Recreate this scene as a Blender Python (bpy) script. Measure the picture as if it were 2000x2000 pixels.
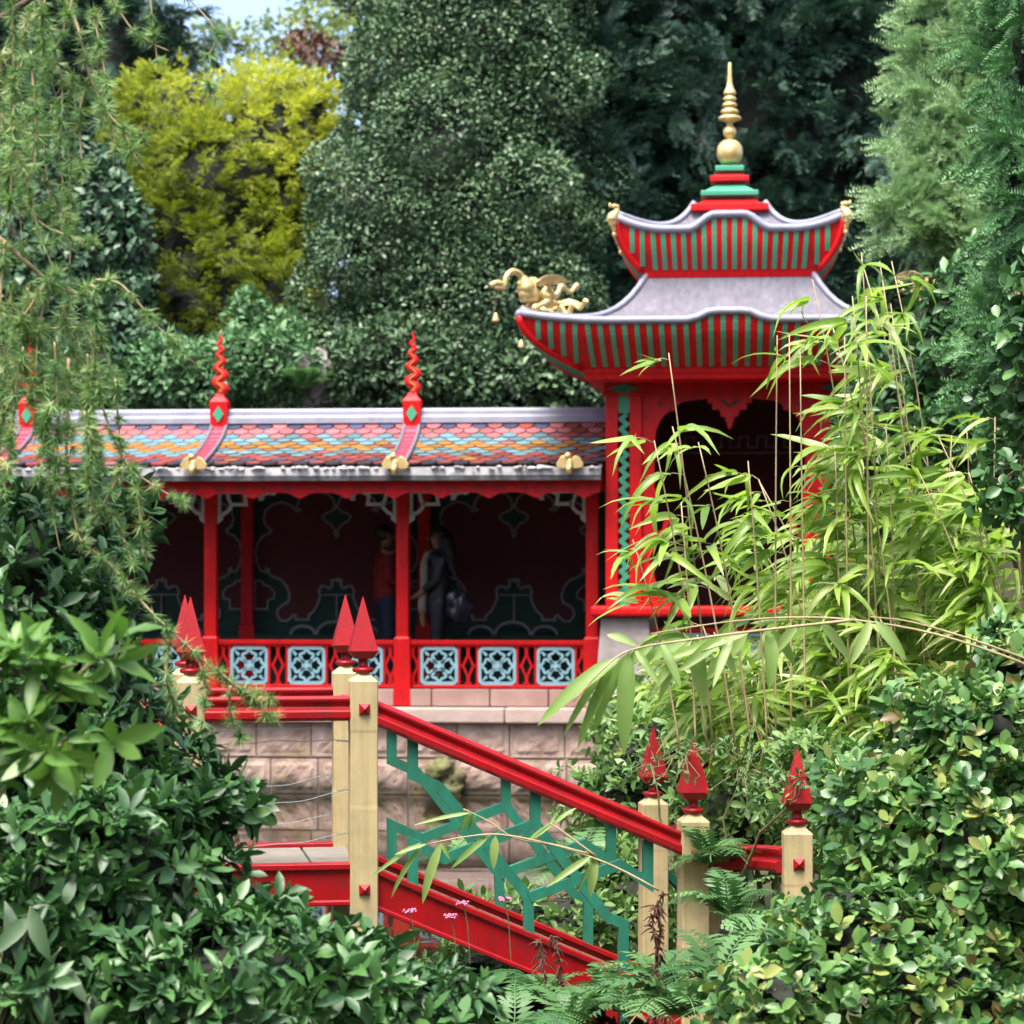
import bpy, bmesh, math, random
import numpy as np
from mathutils import Vector, Matrix, geometry

for _o in list(bpy.data.objects):
    bpy.data.objects.remove(_o)
SC = bpy.context.scene
COL = SC.collection
R = math.radians

# ------------------------------------------------------------------ camera, sky, sun, exposure
CAMZ = 2.37
cam = bpy.data.cameras.new('camera')
cam.sensor_width = 36.0
cam.lens = 90.0
cam.shift_y = 0.055
cam.clip_start = 0.1
cam.clip_end = 2000.0
cam.dof.use_dof = True
cam.dof.focus_distance = 12.3
cam.dof.aperture_fstop = 4.2
cam_o = bpy.data.objects.new('camera', cam)
cam_o.location = (0, 0, CAMZ)
cam_o.rotation_euler = (R(90), 0, 0)
COL.objects.link(cam_o)
SC.camera = cam_o

SUN_EL, SUN_AZ = 66.0, 208.0        # azimuth clockwise from +Y: behind the camera, to its left
W = bpy.data.worlds.new('World')
SC.world = W
W.use_nodes = True
_nt = W.node_tree
_nt.nodes.clear()
_out = _nt.nodes.new('ShaderNodeOutputWorld')
_bg = _nt.nodes.new('ShaderNodeBackground')
_sky = _nt.nodes.new('ShaderNodeTexSky')
_sky.sky_type = 'NISHITA'
_sky.sun_disc = False
_sky.sun_elevation = R(SUN_EL)
_sky.sun_rotation = R(SUN_AZ)
_sky.air_density = 0.6
_sky.dust_density = 4.0
_sky.ozone_density = 1.0
_bg.inputs['Strength'].default_value = 0.15
_nt.links.new(_sky.outputs[0], _bg.inputs['Color'])
_nt.links.new(_bg.outputs[0], _out.inputs['Surface'])

sun = bpy.data.lights.new('sun', 'SUN')
sun.energy = 1.5
sun.angle = R(25)
sun.color = (1.0, 0.95, 0.87)
sun_o = bpy.data.objects.new('sun', sun)
_d = Vector((math.sin(R(SUN_AZ)) * math.cos(R(SUN_EL)), math.cos(R(SUN_AZ)) * math.cos(R(SUN_EL)), math.sin(R(SUN_EL))))
sun_o.rotation_euler = _d.to_track_quat('Z', 'Y').to_euler()
sun_o.location = (-8, -8, 20)
COL.objects.link(sun_o)

SC.view_settings.view_transform = 'Standard'
SC.view_settings.look = 'None'
SC.view_settings.exposure = 1.98
SC.view_settings.gamma = 1.0
SC.view_settings.use_curve_mapping = False
SC.render.engine = 'CYCLES'
SC.cycles.use_denoising = True
SC.cycles.max_bounces = 6
SC.cycles.diffuse_bounces = 3
SC.cycles.glossy_bounces = 3
SC.cycles.transmission_bounces = 3

# ------------------------------------------------------------------ places: a photo pixel (2000 grid) at a real depth
F = 5000.0
def P(x, y, Y):
    return Vector(((x - 1000) / F * Y, Y, CAMZ - (y - 1110) / F * Y))

class Frame:
    def __init__(s, ox, oy, deg):
        s.o = (ox, oy); s.a = R(deg)
        c, n = math.cos(s.a), math.sin(s.a)
        s.u = (c, n); s.v = (-n, c)
    def px(s, x, y, v):
        """local (u, z) of the point on the plane local v that is seen at pixel x, y"""
        dx = (x - 1000) / F; dz = -(y - 1110) / F
        t = (v + s.o[0] * s.v[0] + s.o[1] * s.v[1]) / (dx * s.v[0] + s.v[1])
        X, Y = t * dx - s.o[0], t - s.o[1]
        return X * s.u[0] + Y * s.u[1], CAMZ + t * dz
    def w(s, u, v, z):
        return Vector((s.o[0] + u * s.u[0] + v * s.v[0], s.o[1] + u * s.u[1] + v * s.v[1], z))
    def loc(s, p):
        X, Y = p[0] - s.o[0], p[1] - s.o[1]
        return Vector((X * s.u[0] + Y * s.u[1], X * s.v[0] + Y * s.v[1], p[2]))

BR = Frame((709 - 1000) / F * 12.5, 12.5, 8.9)       # bridge
PV = Frame((787 - 1000) / F * 27.0, 27.0, -5.0)      # pavilion

# ------------------------------------------------------------------ objects
def link(o, parent=None):
    COL.objects.link(o)
    if parent is not None:
        o.parent = parent
    return o
def tag(o, label=None, cat=None, group=None, kind=None):
    if label: o['label'] = label
    if cat: o['category'] = cat
    if group: o['group'] = group
    if kind: o['kind'] = kind
    return o
def thing(name, label, cat, loc=(0, 0, 0), rz=0.0, group=None):
    o = bpy.data.objects.new(name, None)
    o.empty_display_size = 0.2
    o.location = loc; o.rotation_euler = (0, 0, rz)
    link(o)
    return tag(o, label, cat, group)
def thing_frame(name, label, cat, fr, group=None):
    return thing(name, label, cat, (fr.o[0], fr.o[1], 0), fr.a, group)

class MB:
    """collects faces of one mesh"""
    def __init__(s):
        s.v = []; s.f = []
    def add(s, vs, fs):
        n = len(s.v)
        s.v += [tuple(p) for p in vs]
        s.f += [tuple(i + n for i in f) for f in fs]
        return s
    def box(s, x0, x1, y0, y1, z0, z1):
        return s.add([(x0, y0, z0), (x1, y0, z0), (x1, y1, z0), (x0, y1, z0), (x0, y0, z1), (x1, y0, z1), (x1, y1, z1), (x0, y1, z1)],
                     [(0, 3, 2, 1), (4, 5, 6, 7), (0, 1, 5, 4), (1, 2, 6, 5), (2, 3, 7, 6), (3, 0, 4, 7)])
    def frus(s, cx, cy, levels):
        """stacked squares: [(z, half), ...] or (z, halfx, halfy)"""
        vs, fs = [], []
        for L in levels:
            z, h = L[0], L[1]; k = L[2] if len(L) > 2 else h
            vs += [(cx - h, cy - k, z), (cx + h, cy - k, z), (cx + h, cy + k, z), (cx - h, cy + k, z)]
        n = len(levels)
        fs.append((0, 3, 2, 1)); b = (n - 1) * 4
        fs.append((b, b + 1, b + 2, b + 3))
        for i in range(n - 1):
            for j in range(4):
                a = i * 4 + j; c = i * 4 + (j + 1) % 4
                fs.append((a, c, c + 4, a + 4))
        return s.add(vs, fs)
    def lathe(s, cx, cy, prof, n=16):
        """prof: [(z, r), ...]"""
        vs, fs = [], []
        for z, r in prof:
            for i in range(n):
                a = 2 * math.pi * i / n
                vs.append((cx + r * math.cos(a), cy + r * math.sin(a), z))
        m = len(prof)
        for k in range(m - 1):
            for i in range(n):
                j = (i + 1) % n
                fs.append((k * n + i, k * n + j, (k + 1) * n + j, (k + 1) * n + i))
        fs.append(tuple(range(n - 1, -1, -1))); fs.append(tuple((m - 1) * n + i for i in range(n)))
        return s.add(vs, fs)
    def tube(s, pts, rad, n=8, flat=1.0):
        pts = [Vector(p) for p in pts]
        if not hasattr(rad, '__len__'): rad = [rad] * len(pts)
        vs, fs = [], []
        ref = Vector((0, 0, 1))
        for i, p in enumerate(pts):
            t = (pts[min(i + 1, len(pts) - 1)] - pts[max(i - 1, 0)])
            if t.length < 1e-9: t = Vector((0, 0, 1))
            t.normalize()
            if i == 0:
                ref = Vector((0, 0, 1)) if abs(t.z) < 0.9 else Vector((0, 1, 0))
            a = ref - t * ref.dot(t)
            if a.length < 1e-6: a = t.orthogonal()
            a.normalize(); b = t.cross(a); ref = a
            for k in range(n):
                q = 2 * math.pi * k / n
                vs.append(p + a * (rad[i] * math.cos(q)) + b * (rad[i] * flat * math.sin(q)))
        for i in range(len(pts) - 1):
            for k in range(n):
                j = (k + 1) % n
                fs.append((i * n + k, i * n + j, (i + 1) * n + j, (i + 1) * n + k))
        fs.append(tuple(range(n - 1, -1, -1))); e = (len(pts) - 1) * n
        fs.append(tuple(e + i for i in range(n)))
        return s.add(vs, fs)
    def ell(s, c, r, n=14, m=8):
        prof = [(-math.cos(math.pi * k / m), math.sin(math.pi * k / m)) for k in range(m + 1)]
        k0 = len(s.v)
        s.lathe(0, 0, [(z, max(q, 0.02)) for z, q in prof], n)
        for i in range(k0, len(s.v)):
            x, y, z = s.v[i]
            s.v[i] = (c[0] + x * r[0], c[1] + y * r[1], c[2] + z * r[2])
        return s
    def poly(s, rings, v0, v1):
        """flat shape in (u, z) with holes, given thickness from v0 (front) to v1"""
        flat = [[Vector((p[0], p[1], 0)) for p in r] for r in rings]
        tris = geometry.tessellate_polygon(flat)
        allp = [p for r in rings for p in r]
        n = len(allp)
        vs = [(p[0], v0, p[1]) for p in allp] + [(p[0], v1, p[1]) for p in allp]
        fs = []
        for a, b, c in tris:
            A, B, Cc = allp[a], allp[b], allp[c]
            cr = (B[0] - A[0]) * (Cc[1] - A[1]) - (B[1] - A[1]) * (Cc[0] - A[0])
            t = (a, b, c) if cr > 0 else (a, c, b)
            fs.append(t); fs.append((t[0] + n, t[2] + n, t[1] + n))
        k = 0
        for ri, r in enumerate(rings):
            m = len(r)
            area = sum(r[i][0] * r[(i + 1) % m][1] - r[(i + 1) % m][0] * r[i][1] for i in range(m))
            ccw = (area > 0) == (ri == 0)
            for i in range(m):
                a, b = k + i, k + (i + 1) % m
                fs.append((a, a + n, b + n, b) if ccw else (b, b + n, a + n, a))
            k += m
        return s.add(vs, fs)
    def strip(s, pts, wd, v0, v1, closed=False):
        """flat bar of width wd that follows points (u, z), thick from v0 to v1"""
        m = len(pts)
        L, Rr = [], []
        for i in range(m):
            p = Vector(pts[i])
            a = Vector(pts[i - 1]) if (i > 0 or closed) else None
            b = Vector(pts[(i + 1) % m]) if (i < m - 1 or closed) else None
            d0 = (p - a).normalized() if a is not None else None
            d1 = (b - p).normalized() if b is not None else None
            if d0 is None: d0 = d1
            if d1 is None: d1 = d0
            n0 = Vector((-d0.y, d0.x)); n1 = Vector((-d1.y, d1.x))
            nn = n0 + n1
            if nn.length < 1e-6: nn = n0.copy()
            nn.normalize()
            k = min(1.0 / max(nn.dot(n0), 0.3), 2.2) * wd / 2
            L.append(p + nn * k); Rr.append(p - nn * k)
        vs = []
        for i in range(m):
            vs += [(L[i].x, v0, L[i].y), (Rr[i].x, v0, Rr[i].y), (Rr[i].x, v1, Rr[i].y), (L[i].x, v1, L[i].y)]
        fs = []
        for i in range(m if closed else m - 1):
            a = i * 4; b = ((i + 1) % m) * 4
            for k in range(4):
                j = (k + 1) % 4
                fs.append((a + k, a + j, b + j, b + k))
        if not closed:
            fs.append((0, 3, 2, 1)); e = (m - 1) * 4
            fs.append((e, e + 1, e + 2, e + 3))
        return s.add(vs, fs)
    def sweep(s, prof, path, close=True):
        """prof: [(w, h)] swept along path points; w is sideways, h straight up"""
        path = [Vector(p) for p in path]
        n = len(prof); vs, fs = [], []
        for i, p in enumerate(path):
            t = path[min(i + 1, len(path) - 1)] - path[max(i - 1, 0)]
            t.z = 0; t.normalize()
            side = Vector((t.y, -t.x, 0))
            for w, h in prof:
                q = p + side * w; vs.append((q.x, q.y, q.z + h))
        for i in range(len(path) - 1):
            for k in range(n):
                j = (k + 1) % n
                fs.append((i * n + k, (i + 1) * n + k, (i + 1) * n + j, i * n + j))
        fs.append(tuple(range(n))); e = (len(path) - 1) * n
        fs.append(tuple(e + i for i in range(n - 1, -1, -1)))
        return s.add(vs, fs)
    def mesh(s, name, smooth=False, fix=True):
        me = bpy.data.meshes.new(name)
        me.from_pydata(s.v, [], s.f)
        if fix:
            bm = bmesh.new(); bm.from_mesh(me)
            bmesh.ops.recalc_face_normals(bm, faces=bm.faces)
            bm.to_mesh(me); bm.free()
        if smooth:
            me.polygons.foreach_set('use_smooth', [True] * len(me.polygons))
        me.update()
        return me

def part(name, mb, mat, parent=None, smooth=False, bevel=0.0, seg=1, loc=None, rot=None, scl=None, autosm=None):
    me = mb.mesh(name, smooth) if isinstance(mb, MB) else mb
    if mat is not None and not me.materials:
        me.materials.append(mat)
    o = bpy.data.objects.new(name, me)
    link(o, parent)
    if loc is not None: o.location = loc
    if rot is not None: o.rotation_euler = rot
    if scl is not None: o.scale = scl
    if bevel:
        b = o.modifiers.new('bevel', 'BEVEL')
        b.width = bevel; b.segments = seg; b.limit_method = 'ANGLE'; b.angle_limit = R(35)
    return o
def dup(o, parent=None, loc=None, rot=None, scl=None):
    c = o.copy(); COL.objects.link(c)
    c.parent = parent if parent is not None else o.parent
    if loc is not None: c.location = loc
    if rot is not None: c.rotation_euler = rot
    if scl is not None: c.scale = scl
    return c
def dup_tree(o, parent, loc=None, rot=None):
    c = dup(o, parent, loc, rot)
    for ch in list(o.children):
        dup(ch, c)
    return c

# ------------------------------------------------------------------ materials
def _node(nt, t, **kw):
    n = nt.nodes.new(t)
    for k, v in kw.items(): setattr(n, k, v)
    return n
def mat(name, col, rough=0.5, var=0.15, scale=6.0, bump=0.0, bscale=40.0, metal=0.0, spec=0.5, col2=None, dirt=None, dirt_amt=0.0, dscale=3.0, coat=0.0, rnd=0.0, streak=0.0):
    m = bpy.data.materials.new(name); m.use_nodes = True
    nt = m.node_tree; b = nt.nodes['Principled BSDF']
    tc = _node(nt, 'ShaderNodeTexCoord')
    no = _node(nt, 'ShaderNodeTexNoise'); no.inputs['Scale'].default_value = scale; no.inputs['Detail'].default_value = 6
    nt.links.new(tc.outputs['Object'], no.inputs['Vector'])
    rp = _node(nt, 'ShaderNodeValToRGB')
    c1 = [max(0, c * (1 - var)) for c in col]; c2 = list(col2) if col2 else [min(1, c * (1 + var)) for c in col]
    rp.color_ramp.elements[0].position = 0.3; rp.color_ramp.elements[0].color = (*c1, 1)
    rp.color_ramp.elements[1].position = 0.7; rp.color_ramp.elements[1].color = (*c2, 1)
    nt.links.new(no.outputs['Fac'], rp.inputs['Fac'])
    last = rp.outputs['Color']
    if rnd:
        oi = _node(nt, 'ShaderNodeObjectInfo')
        hs = _node(nt, 'ShaderNodeHueSaturation')
        mr = _node(nt, 'ShaderNodeMapRange'); mr.inputs['To Min'].default_value = 1 - rnd; mr.inputs['To Max'].default_value = 1 + rnd
        nt.links.new(oi.outputs['Random'], mr.inputs['Value'])
        nt.links.new(mr.outputs['Result'], hs.inputs['Value'])
        nt.links.new(last, hs.inputs['Color']); last = hs.outputs['Color']
    if streak:
        mp = _node(nt, 'ShaderNodeMapping'); mp.inputs['Scale'].default_value = (22, 22, 1.3)
        nt.links.new(tc.outputs['Object'], mp.inputs['Vector'])
        ns = _node(nt, 'ShaderNodeTexNoise'); ns.inputs['Scale'].default_value = 1.0; ns.inputs['Detail'].default_value = 7; ns.inputs['Roughness'].default_value = 0.6
        nt.links.new(mp.outputs[0], ns.inputs['Vector'])
        ms_ = _node(nt, 'ShaderNodeMapRange'); ms_.inputs['From Min'].default_value = 0.35; ms_.inputs['From Max'].default_value = 0.7
        ms_.inputs['To Min'].default_value = 1.0 + streak * 0.4; ms_.inputs['To Max'].default_value = 1.0 - streak
        nt.links.new(ns.outputs['Fac'], ms_.inputs['Value'])
        hv = _node(nt, 'ShaderNodeHueSaturation'); nt.links.new(ms_.outputs['Result'], hv.inputs['Value']); nt.links.new(last, hv.inputs['Color']); last = hv.outputs['Color']
        mro = _node(nt, 'ShaderNodeMapRange'); mro.inputs['To Min'].default_value = max(0.05, rough - 0.12); mro.inputs['To Max'].default_value = min(1, rough + 0.25)
        nt.links.new(ns.outputs['Fac'], mro.inputs['Value']); nt.links.new(mro.outputs['Result'], b.inputs['Roughness'])
    if dirt is not None:
        n2 = _node(nt, 'ShaderNodeTexNoise'); n2.inputs['Scale'].default_value = dscale; n2.inputs['Detail'].default_value = 9; n2.inputs['Roughness'].default_value = 0.65
        nt.links.new(tc.outputs['Object'], n2.inputs['Vector'])
        r2 = _node(nt, 'ShaderNodeValToRGB')
        r2.color_ramp.elements[0].position = 0.5; r2.color_ramp.elements[0].color = (0, 0, 0, 1)
        r2.color_ramp.elements[1].position = 0.72; r2.color_ramp.elements[1].color = (dirt_amt,) * 3 + (1,)
        nt.links.new(n2.outputs['Fac'], r2.inputs['Fac'])
        mx = _node(nt, 'ShaderNodeMix', data_type='RGBA')
        nt.links.new(r2.outputs['Color'], mx.inputs[0])
        nt.links.new(last, mx.inputs[6]); mx.inputs[7].default_value = (*dirt, 1)
        last = mx.outputs[2]
    nt.links.new(last, b.inputs['Base Color'])
    b.inputs['Roughness'].default_value = rough
    b.inputs['Metallic'].default_value = metal
    b.inputs['Specular IOR Level'].default_value = spec
    if coat: b.inputs['Coat Weight'].default_value = coat; b.inputs['Coat Roughness'].default_value = 0.15
    if bump:
        nb = _node(nt, 'ShaderNodeTexNoise'); nb.inputs['Scale'].default_value = bscale; nb.inputs['Detail'].default_value = 8
        nt.links.new(tc.outputs['Object'], nb.inputs['Vector'])
        bp = _node(nt, 'ShaderNodeBump'); bp.inputs['Strength'].default_value = bump; bp.inputs['Distance'].default_value = 0.02
        nt.links.new(nb.outputs['Fac'], bp.inputs['Height'])
        nt.links.new(bp.outputs['Normal'], b.inputs['Normal'])
    return m
def leafmat(name, cols, rough=0.42, trans=0.0, spec=0.5, tcol=None):
    """cols: colours along the per-leaf tint 0..1"""
    m = bpy.data.materials.new(name); m.use_nodes = True
    nt = m.node_tree; b = nt.nodes['Principled BSDF']
    at = _node(nt, 'ShaderNodeAttribute'); at.attribute_name = 'tint'
    oi = _node(nt, 'ShaderNodeObjectInfo')
    gt = _node(nt, 'ShaderNodeMath', operation='GREATER_THAN'); gt.inputs[1].default_value = 0.0001
    nt.links.new(at.outputs['Fac'], gt.inputs[0])
    sw = _node(nt, 'ShaderNodeMix', data_type='FLOAT')
    nt.links.new(gt.outputs[0], sw.inputs[0])
    nt.links.new(oi.outputs['Random'], sw.inputs[2]); nt.links.new(at.outputs['Fac'], sw.inputs[3])
    rp = _node(nt, 'ShaderNodeValToRGB')
    el = rp.color_ramp.elements
    n = len(cols)
    el[0].position = 0; el[0].color = (*cols[0], 1); el[1].position = 1; el[1].color = (*cols[-1], 1)
    for i in range(1, n - 1):
        e = el.new(i / (n - 1)); e.color = (*cols[i], 1)
    nt.links.new(sw.outputs[0], rp.inputs['Fac'])
    nt.links.new(rp.outputs['Color'], b.inputs['Base Color'])
    b.inputs['Roughness'].default_value = rough
    b.inputs['Specular IOR Level'].default_value = spec
    if trans:
        tr = _node(nt, 'ShaderNodeBsdfTranslucent')
        hs = _node(nt, 'ShaderNodeHueSaturation'); hs.inputs['Value'].default_value = 1.5; hs.inputs['Saturation'].default_value = 1.1
        nt.links.new(rp.outputs['Color'], hs.inputs['Color'])
        nt.links.new(hs.outputs['Color'], tr.inputs['Color'])
        ms = _node(nt, 'ShaderNodeMixShader'); ms.inputs[0].default_value = trans
        nt.links.new(b.outputs[0], ms.inputs[1]); nt.links.new(tr.outputs[0], ms.inputs[2])
        nt.links.new(ms.outputs[0], nt.nodes['Material Output'].inputs['Surface'])
    return m

M = {}
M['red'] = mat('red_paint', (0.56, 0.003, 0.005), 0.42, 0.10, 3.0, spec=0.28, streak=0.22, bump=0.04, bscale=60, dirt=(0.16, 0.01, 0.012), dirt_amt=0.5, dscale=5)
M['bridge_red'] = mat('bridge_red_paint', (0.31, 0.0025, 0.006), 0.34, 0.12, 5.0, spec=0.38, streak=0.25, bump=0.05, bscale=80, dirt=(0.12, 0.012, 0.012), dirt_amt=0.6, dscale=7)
M['cream'] = mat('cream_paint', (0.48, 0.39, 0.20), 0.5, 0.07, 4.0, streak=0.2, bump=0.05, bscale=90, dirt=(0.26, 0.22, 0.12), dirt_amt=0.6, dscale=5)
M['green'] = mat('green_paint', (0.018, 0.165, 0.105), 0.4, 0.12, 5.0, streak=0.25, bump=0.05, bscale=70, dirt=(0.03, 0.10, 0.06), dirt_amt=0.6, dscale=8)
M['rib_green'] = mat('roof_rib_green_paint', (0.045, 0.30, 0.17), 0.4, 0.1, 4.0)
M['gold'] = mat('gilded_metal', (0.70, 0.52, 0.22), 0.38, 0.12, 12.0, metal=0.55, dirt=(0.42, 0.28, 0.08), dirt_amt=0.5, dscale=9)
M['lead'] = mat('lead_sheet', (0.135, 0.13, 0.165), 0.6, 0.12, 4.0, streak=0.22, bump=0.05, bscale=20, dirt=(0.09, 0.09, 0.11), dirt_amt=0.6, dscale=5)
M['lead_edge'] = mat('pale_lead_roll', (0.24, 0.245, 0.31), 0.5, 0.1, 5.0, bump=0.05, bscale=20, dirt=(0.12, 0.12, 0.15), dirt_amt=0.5, dscale=6)
M['lead_dirty'] = mat('weathered_lead_gutter', (0.46, 0.45, 0.46), 0.65, 0.15, 5.0, bump=0.15, bscale=30, dirt=(0.05, 0.05, 0.045), dirt_amt=0.9, dscale=4)
M['darklip'] = mat('dark_lead_lip', (0.05, 0.052, 0.055), 0.6, 0.4, 6.0, dirt=(0.2, 0.2, 0.2), dirt_amt=0.5, dscale=10)  # lower gutter lip, darker than the lead above it
M['blue'] = mat('pale_blue_paint', (0.22, 0.43, 0.49), 0.5, 0.1, 9.0, dirt=(0.5, 0.56, 0.56), dirt_amt=0.4, dscale=12)
M['white'] = mat('white_paint', (0.50, 0.50, 0.53), 0.5, 0.08, 5.0)
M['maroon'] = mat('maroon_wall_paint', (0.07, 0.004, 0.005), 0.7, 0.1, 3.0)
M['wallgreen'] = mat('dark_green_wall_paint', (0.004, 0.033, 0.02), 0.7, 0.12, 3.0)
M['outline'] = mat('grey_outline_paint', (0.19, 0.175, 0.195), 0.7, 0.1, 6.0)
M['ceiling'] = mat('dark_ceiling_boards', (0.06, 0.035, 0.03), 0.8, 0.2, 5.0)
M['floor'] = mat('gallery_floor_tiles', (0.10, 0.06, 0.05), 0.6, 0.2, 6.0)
M['wire'] = mat('galvanised_wire', (0.22, 0.27, 0.27), 0.5, 0.1, 20, metal=0.4)
M['rust'] = mat('rusty_iron', (0.10, 0.03, 0.02), 0.7, 0.3, 30)
M['plank'] = mat('grey_worn_boards', (0.19, 0.17, 0.14), 0.8, 0.15, 8.0, bump=0.25, bscale=25, dirt=(0.18, 0.16, 0.12), dirt_amt=0.7, dscale=5)
M['tread'] = mat('dark_ramp_boards', (0.13, 0.09, 0.06), 0.8, 0.25, 8.0, bump=0.3, bscale=30)
def tilemat(n, c):
    return mat(n, [q ** 1.25 * 0.42 for q in c], 0.75, 0.18, 14.0, bump=0.1, bscale=40, dirt=(0.11, 0.075, 0.06), dirt_amt=0.7, dscale=7, rnd=0.3, spec=0.2)
M['t_slate'] = tilemat('slate_blue_tile', (0.17, 0.19, 0.32))
M['t_pink'] = tilemat('pink_tile', (0.72, 0.30, 0.32))
M['t_lblue'] = tilemat('light_blue_tile', (0.30, 0.50, 0.55))
M['t_orange'] = tilemat('orange_tile', (0.70, 0.36, 0.10))
M['t_red'] = tilemat('brick_red_tile', (0.55, 0.15, 0.12))
M['t_dark'] = tilemat('dark_tile', (0.10, 0.09, 0.12))
M['pinkred'] = mat('faded_red_rib', (0.66, 0.09, 0.14), 0.4, 0.12, 6.0)

def stonemat(name, c, c2, moss=0.5):
    m = mat(name, c, 0.85, 0.2, 5.0, bump=0.6, bscale=18, col2=c2, dirt=(0.16, 0.10, 0.075), dirt_amt=0.75, dscale=2.2, rnd=0.12)
    nt = m.node_tree; b = nt.nodes['Principled BSDF']
    # damp, mossy tide line above the water
    src = b.inputs['Base Color'].links[0].from_socket
    ge = _node(nt, 'ShaderNodeNewGeometry'); sp = _node(nt, 'ShaderNodeSeparateXYZ')
    nt.links.new(ge.outputs['Position'], sp.inputs[0])
    nz = _node(nt, 'ShaderNodeTexNoise'); nz.inputs['Scale'].default_value = 3.5; nz.inputs['Detail'].default_value = 8
    nt.links.new(ge.outputs['Position'], nz.inputs['Vector'])
    ad = _node(nt, 'ShaderNodeMath', operation='MULTIPLY_ADD'); ad.inputs[1].default_value = -0.42
    nt.links.new(nz.outputs['Fac'], ad.inputs[0]); nt.links.new(sp.outputs['Z'], ad.inputs[2])
    mr = _node(nt, 'ShaderNodeMapRange'); mr.inputs['From Min'].default_value = -0.16; mr.inputs['From Max'].default_value = 0.05
    mr.inputs['To Min'].default_value = 0.95; mr.inputs['To Max'].default_value = 0.0
    nt.links.new(ad.outputs[0], mr.inputs['Value'])
    mx = _node(nt, 'ShaderNodeMix', data_type='RGBA')
    nt.links.new(mr.outputs['Result'], mx.inputs[0]); nt.links.new(src, mx.inputs[6]); mx.inputs[7].default_value = (0.045, 0.038, 0.022, 1)
    # yellow lichen spots
    vz = _node(nt, 'ShaderNodeTexNoise'); vz.inputs['Scale'].default_value = 1.6; vz.inputs['Detail'].default_value = 7
    nt.links.new(ge.outputs['Position'], vz.inputs['Vector'])
    r3 = _node(nt, 'ShaderNodeValToRGB'); r3.color_ramp.elements[0].position = 0.62; r3.color_ramp.elements[0].color = (0, 0, 0, 1)
    r3.color_ramp.elements[1].position = 0.72; r3.color_ramp.elements[1].color = (moss, moss, moss, 1)
    nt.links.new(vz.outputs['Fac'], r3.inputs['Fac'])
    m2 = _node(nt, 'ShaderNodeMix', data_type='RGBA')
    nt.links.new(r3.outputs['Color'], m2.inputs[0]); nt.links.new(mx.outputs[2], m2.inputs[6]); m2.inputs[7].default_value = (0.36, 0.26, 0.06, 1)
    nt.links.new(m2.outputs[2], b.inputs['Base Color'])
    return m
M['stone'] = stonemat('pink_sandstone', (0.38, 0.255, 0.20), (0.51, 0.385, 0.32))
M['ledge'] = mat('pale_ledge_stone', (0.44, 0.33, 0.29), 0.8, 0.12, 5.0, bump=0.3, bscale=25, dirt=(0.36, 0.26, 0.2), dirt_amt=0.6, dscale=3, rnd=0.08)
M['plinth'] = mat('smooth_red_sandstone', (0.34, 0.19, 0.15), 0.7, 0.12, 3.0, bump=0.1, bscale=25, col2=(0.42, 0.29, 0.26), rnd=0.1)
M['greystone'] = mat('grey_rough_stone', (0.28, 0.25, 0.24), 0.85, 0.2, 6.0, bump=0.5, bscale=20, dirt=(0.2, 0.18, 0.15), dirt_amt=0.6, dscale=4)
M['mortar'] = mat('pale_mortar', (0.24, 0.19, 0.16), 0.9, 0.1, 10)
M['rock'] = mat('mossy_rock', (0.12, 0.10, 0.06), 0.9, 0.4, 8.0, bump=0.9, bscale=14, col2=(0.16, 0.17, 0.06))
# ------------------------------------------------------------------ ground and water
def sstep(a, b, x):
    t = np.clip((x - a) / (b - a), 0, 1); return t * t * (3 - 2 * t)
def ground_h(x, y):
    x = np.asarray(x, float); y = np.asarray(y, float)
    X, Y = x - PV.o[0], y - PV.o[1]
    v = X * PV.v[0] + Y * PV.v[1]
    near = 0.3 + 0.5 * sstep(11, 4, y)
    xr = 0.95 + 0.05 * np.sin(y * 1.7)
    right = 0.22 + 0.5 * sstep(1.2, 4.5, x) + 0.35 * sstep(14, 24, y)
    left = 0.25 + 0.3 * sstep(-3.5, -6, x)
    pond = -0.7
    h = pond + (near - pond) * sstep(11.6, 10.6, y)
    h = np.maximum(h, pond + (right - pond) * sstep(xr - 0.15, xr + 0.45, x))
    h = np.maximum(h, pond + (left - pond) * sstep(-2.9, -3.6, x) * sstep(18, 15, y))
    terr = 0.95 + 3.5 * sstep(2.7, 4.4, v) + 1.6 * sstep(4.2, 14, v)
    h = np.where(v > 0.15, terr, h)
    h = h + 0.05 * np.sin(x * 2.3 + 1.0) * np.cos(y * 1.9) * sstep(-0.3, 0.2, h)
    return h
def axis(lo, hi, a, b, fine, coarse):
    c1 = [lo + (a - lo) * (1 - (1 - k / coarse) ** 0.5) if False else lo + (a - lo) * k / coarse for k in range(coarse)]
    m = [a + (b - a) * k / fine for k in range(fine + 1)]
    c2 = [b + (hi - b) * ((k + 1) / coarse) ** 2 for k in range(coarse)]
    return np.array(c1 + m + c2)
gx = np.concatenate([-9 - 400 * (np.arange(14, 0, -1) / 14) ** 2.5, np.linspace(-9, 9, 73), 9 + 400 * (np.arange(1, 15) / 14) ** 2.5])
gy = np.concatenate([[-30, -12, -5, -2], np.linspace(0, 36, 145), 36 + 600 * (np.arange(1, 15) / 14) ** 2.5])
GX, GY = np.meshgrid(gx, gy)
GZ = ground_h(GX, GY)
nx, ny = len(gx), len(gy)
gm = MB()
gm.v = [tuple(p) for p in np.stack([GX, GY, GZ], -1).reshape(-1, 3)]
gm.f = [(j * nx + i, j * nx + i + 1, (j + 1) * nx + i + 1, (j + 1) * nx + i) for j in range(ny - 1) for i in range(nx - 1)]
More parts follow.
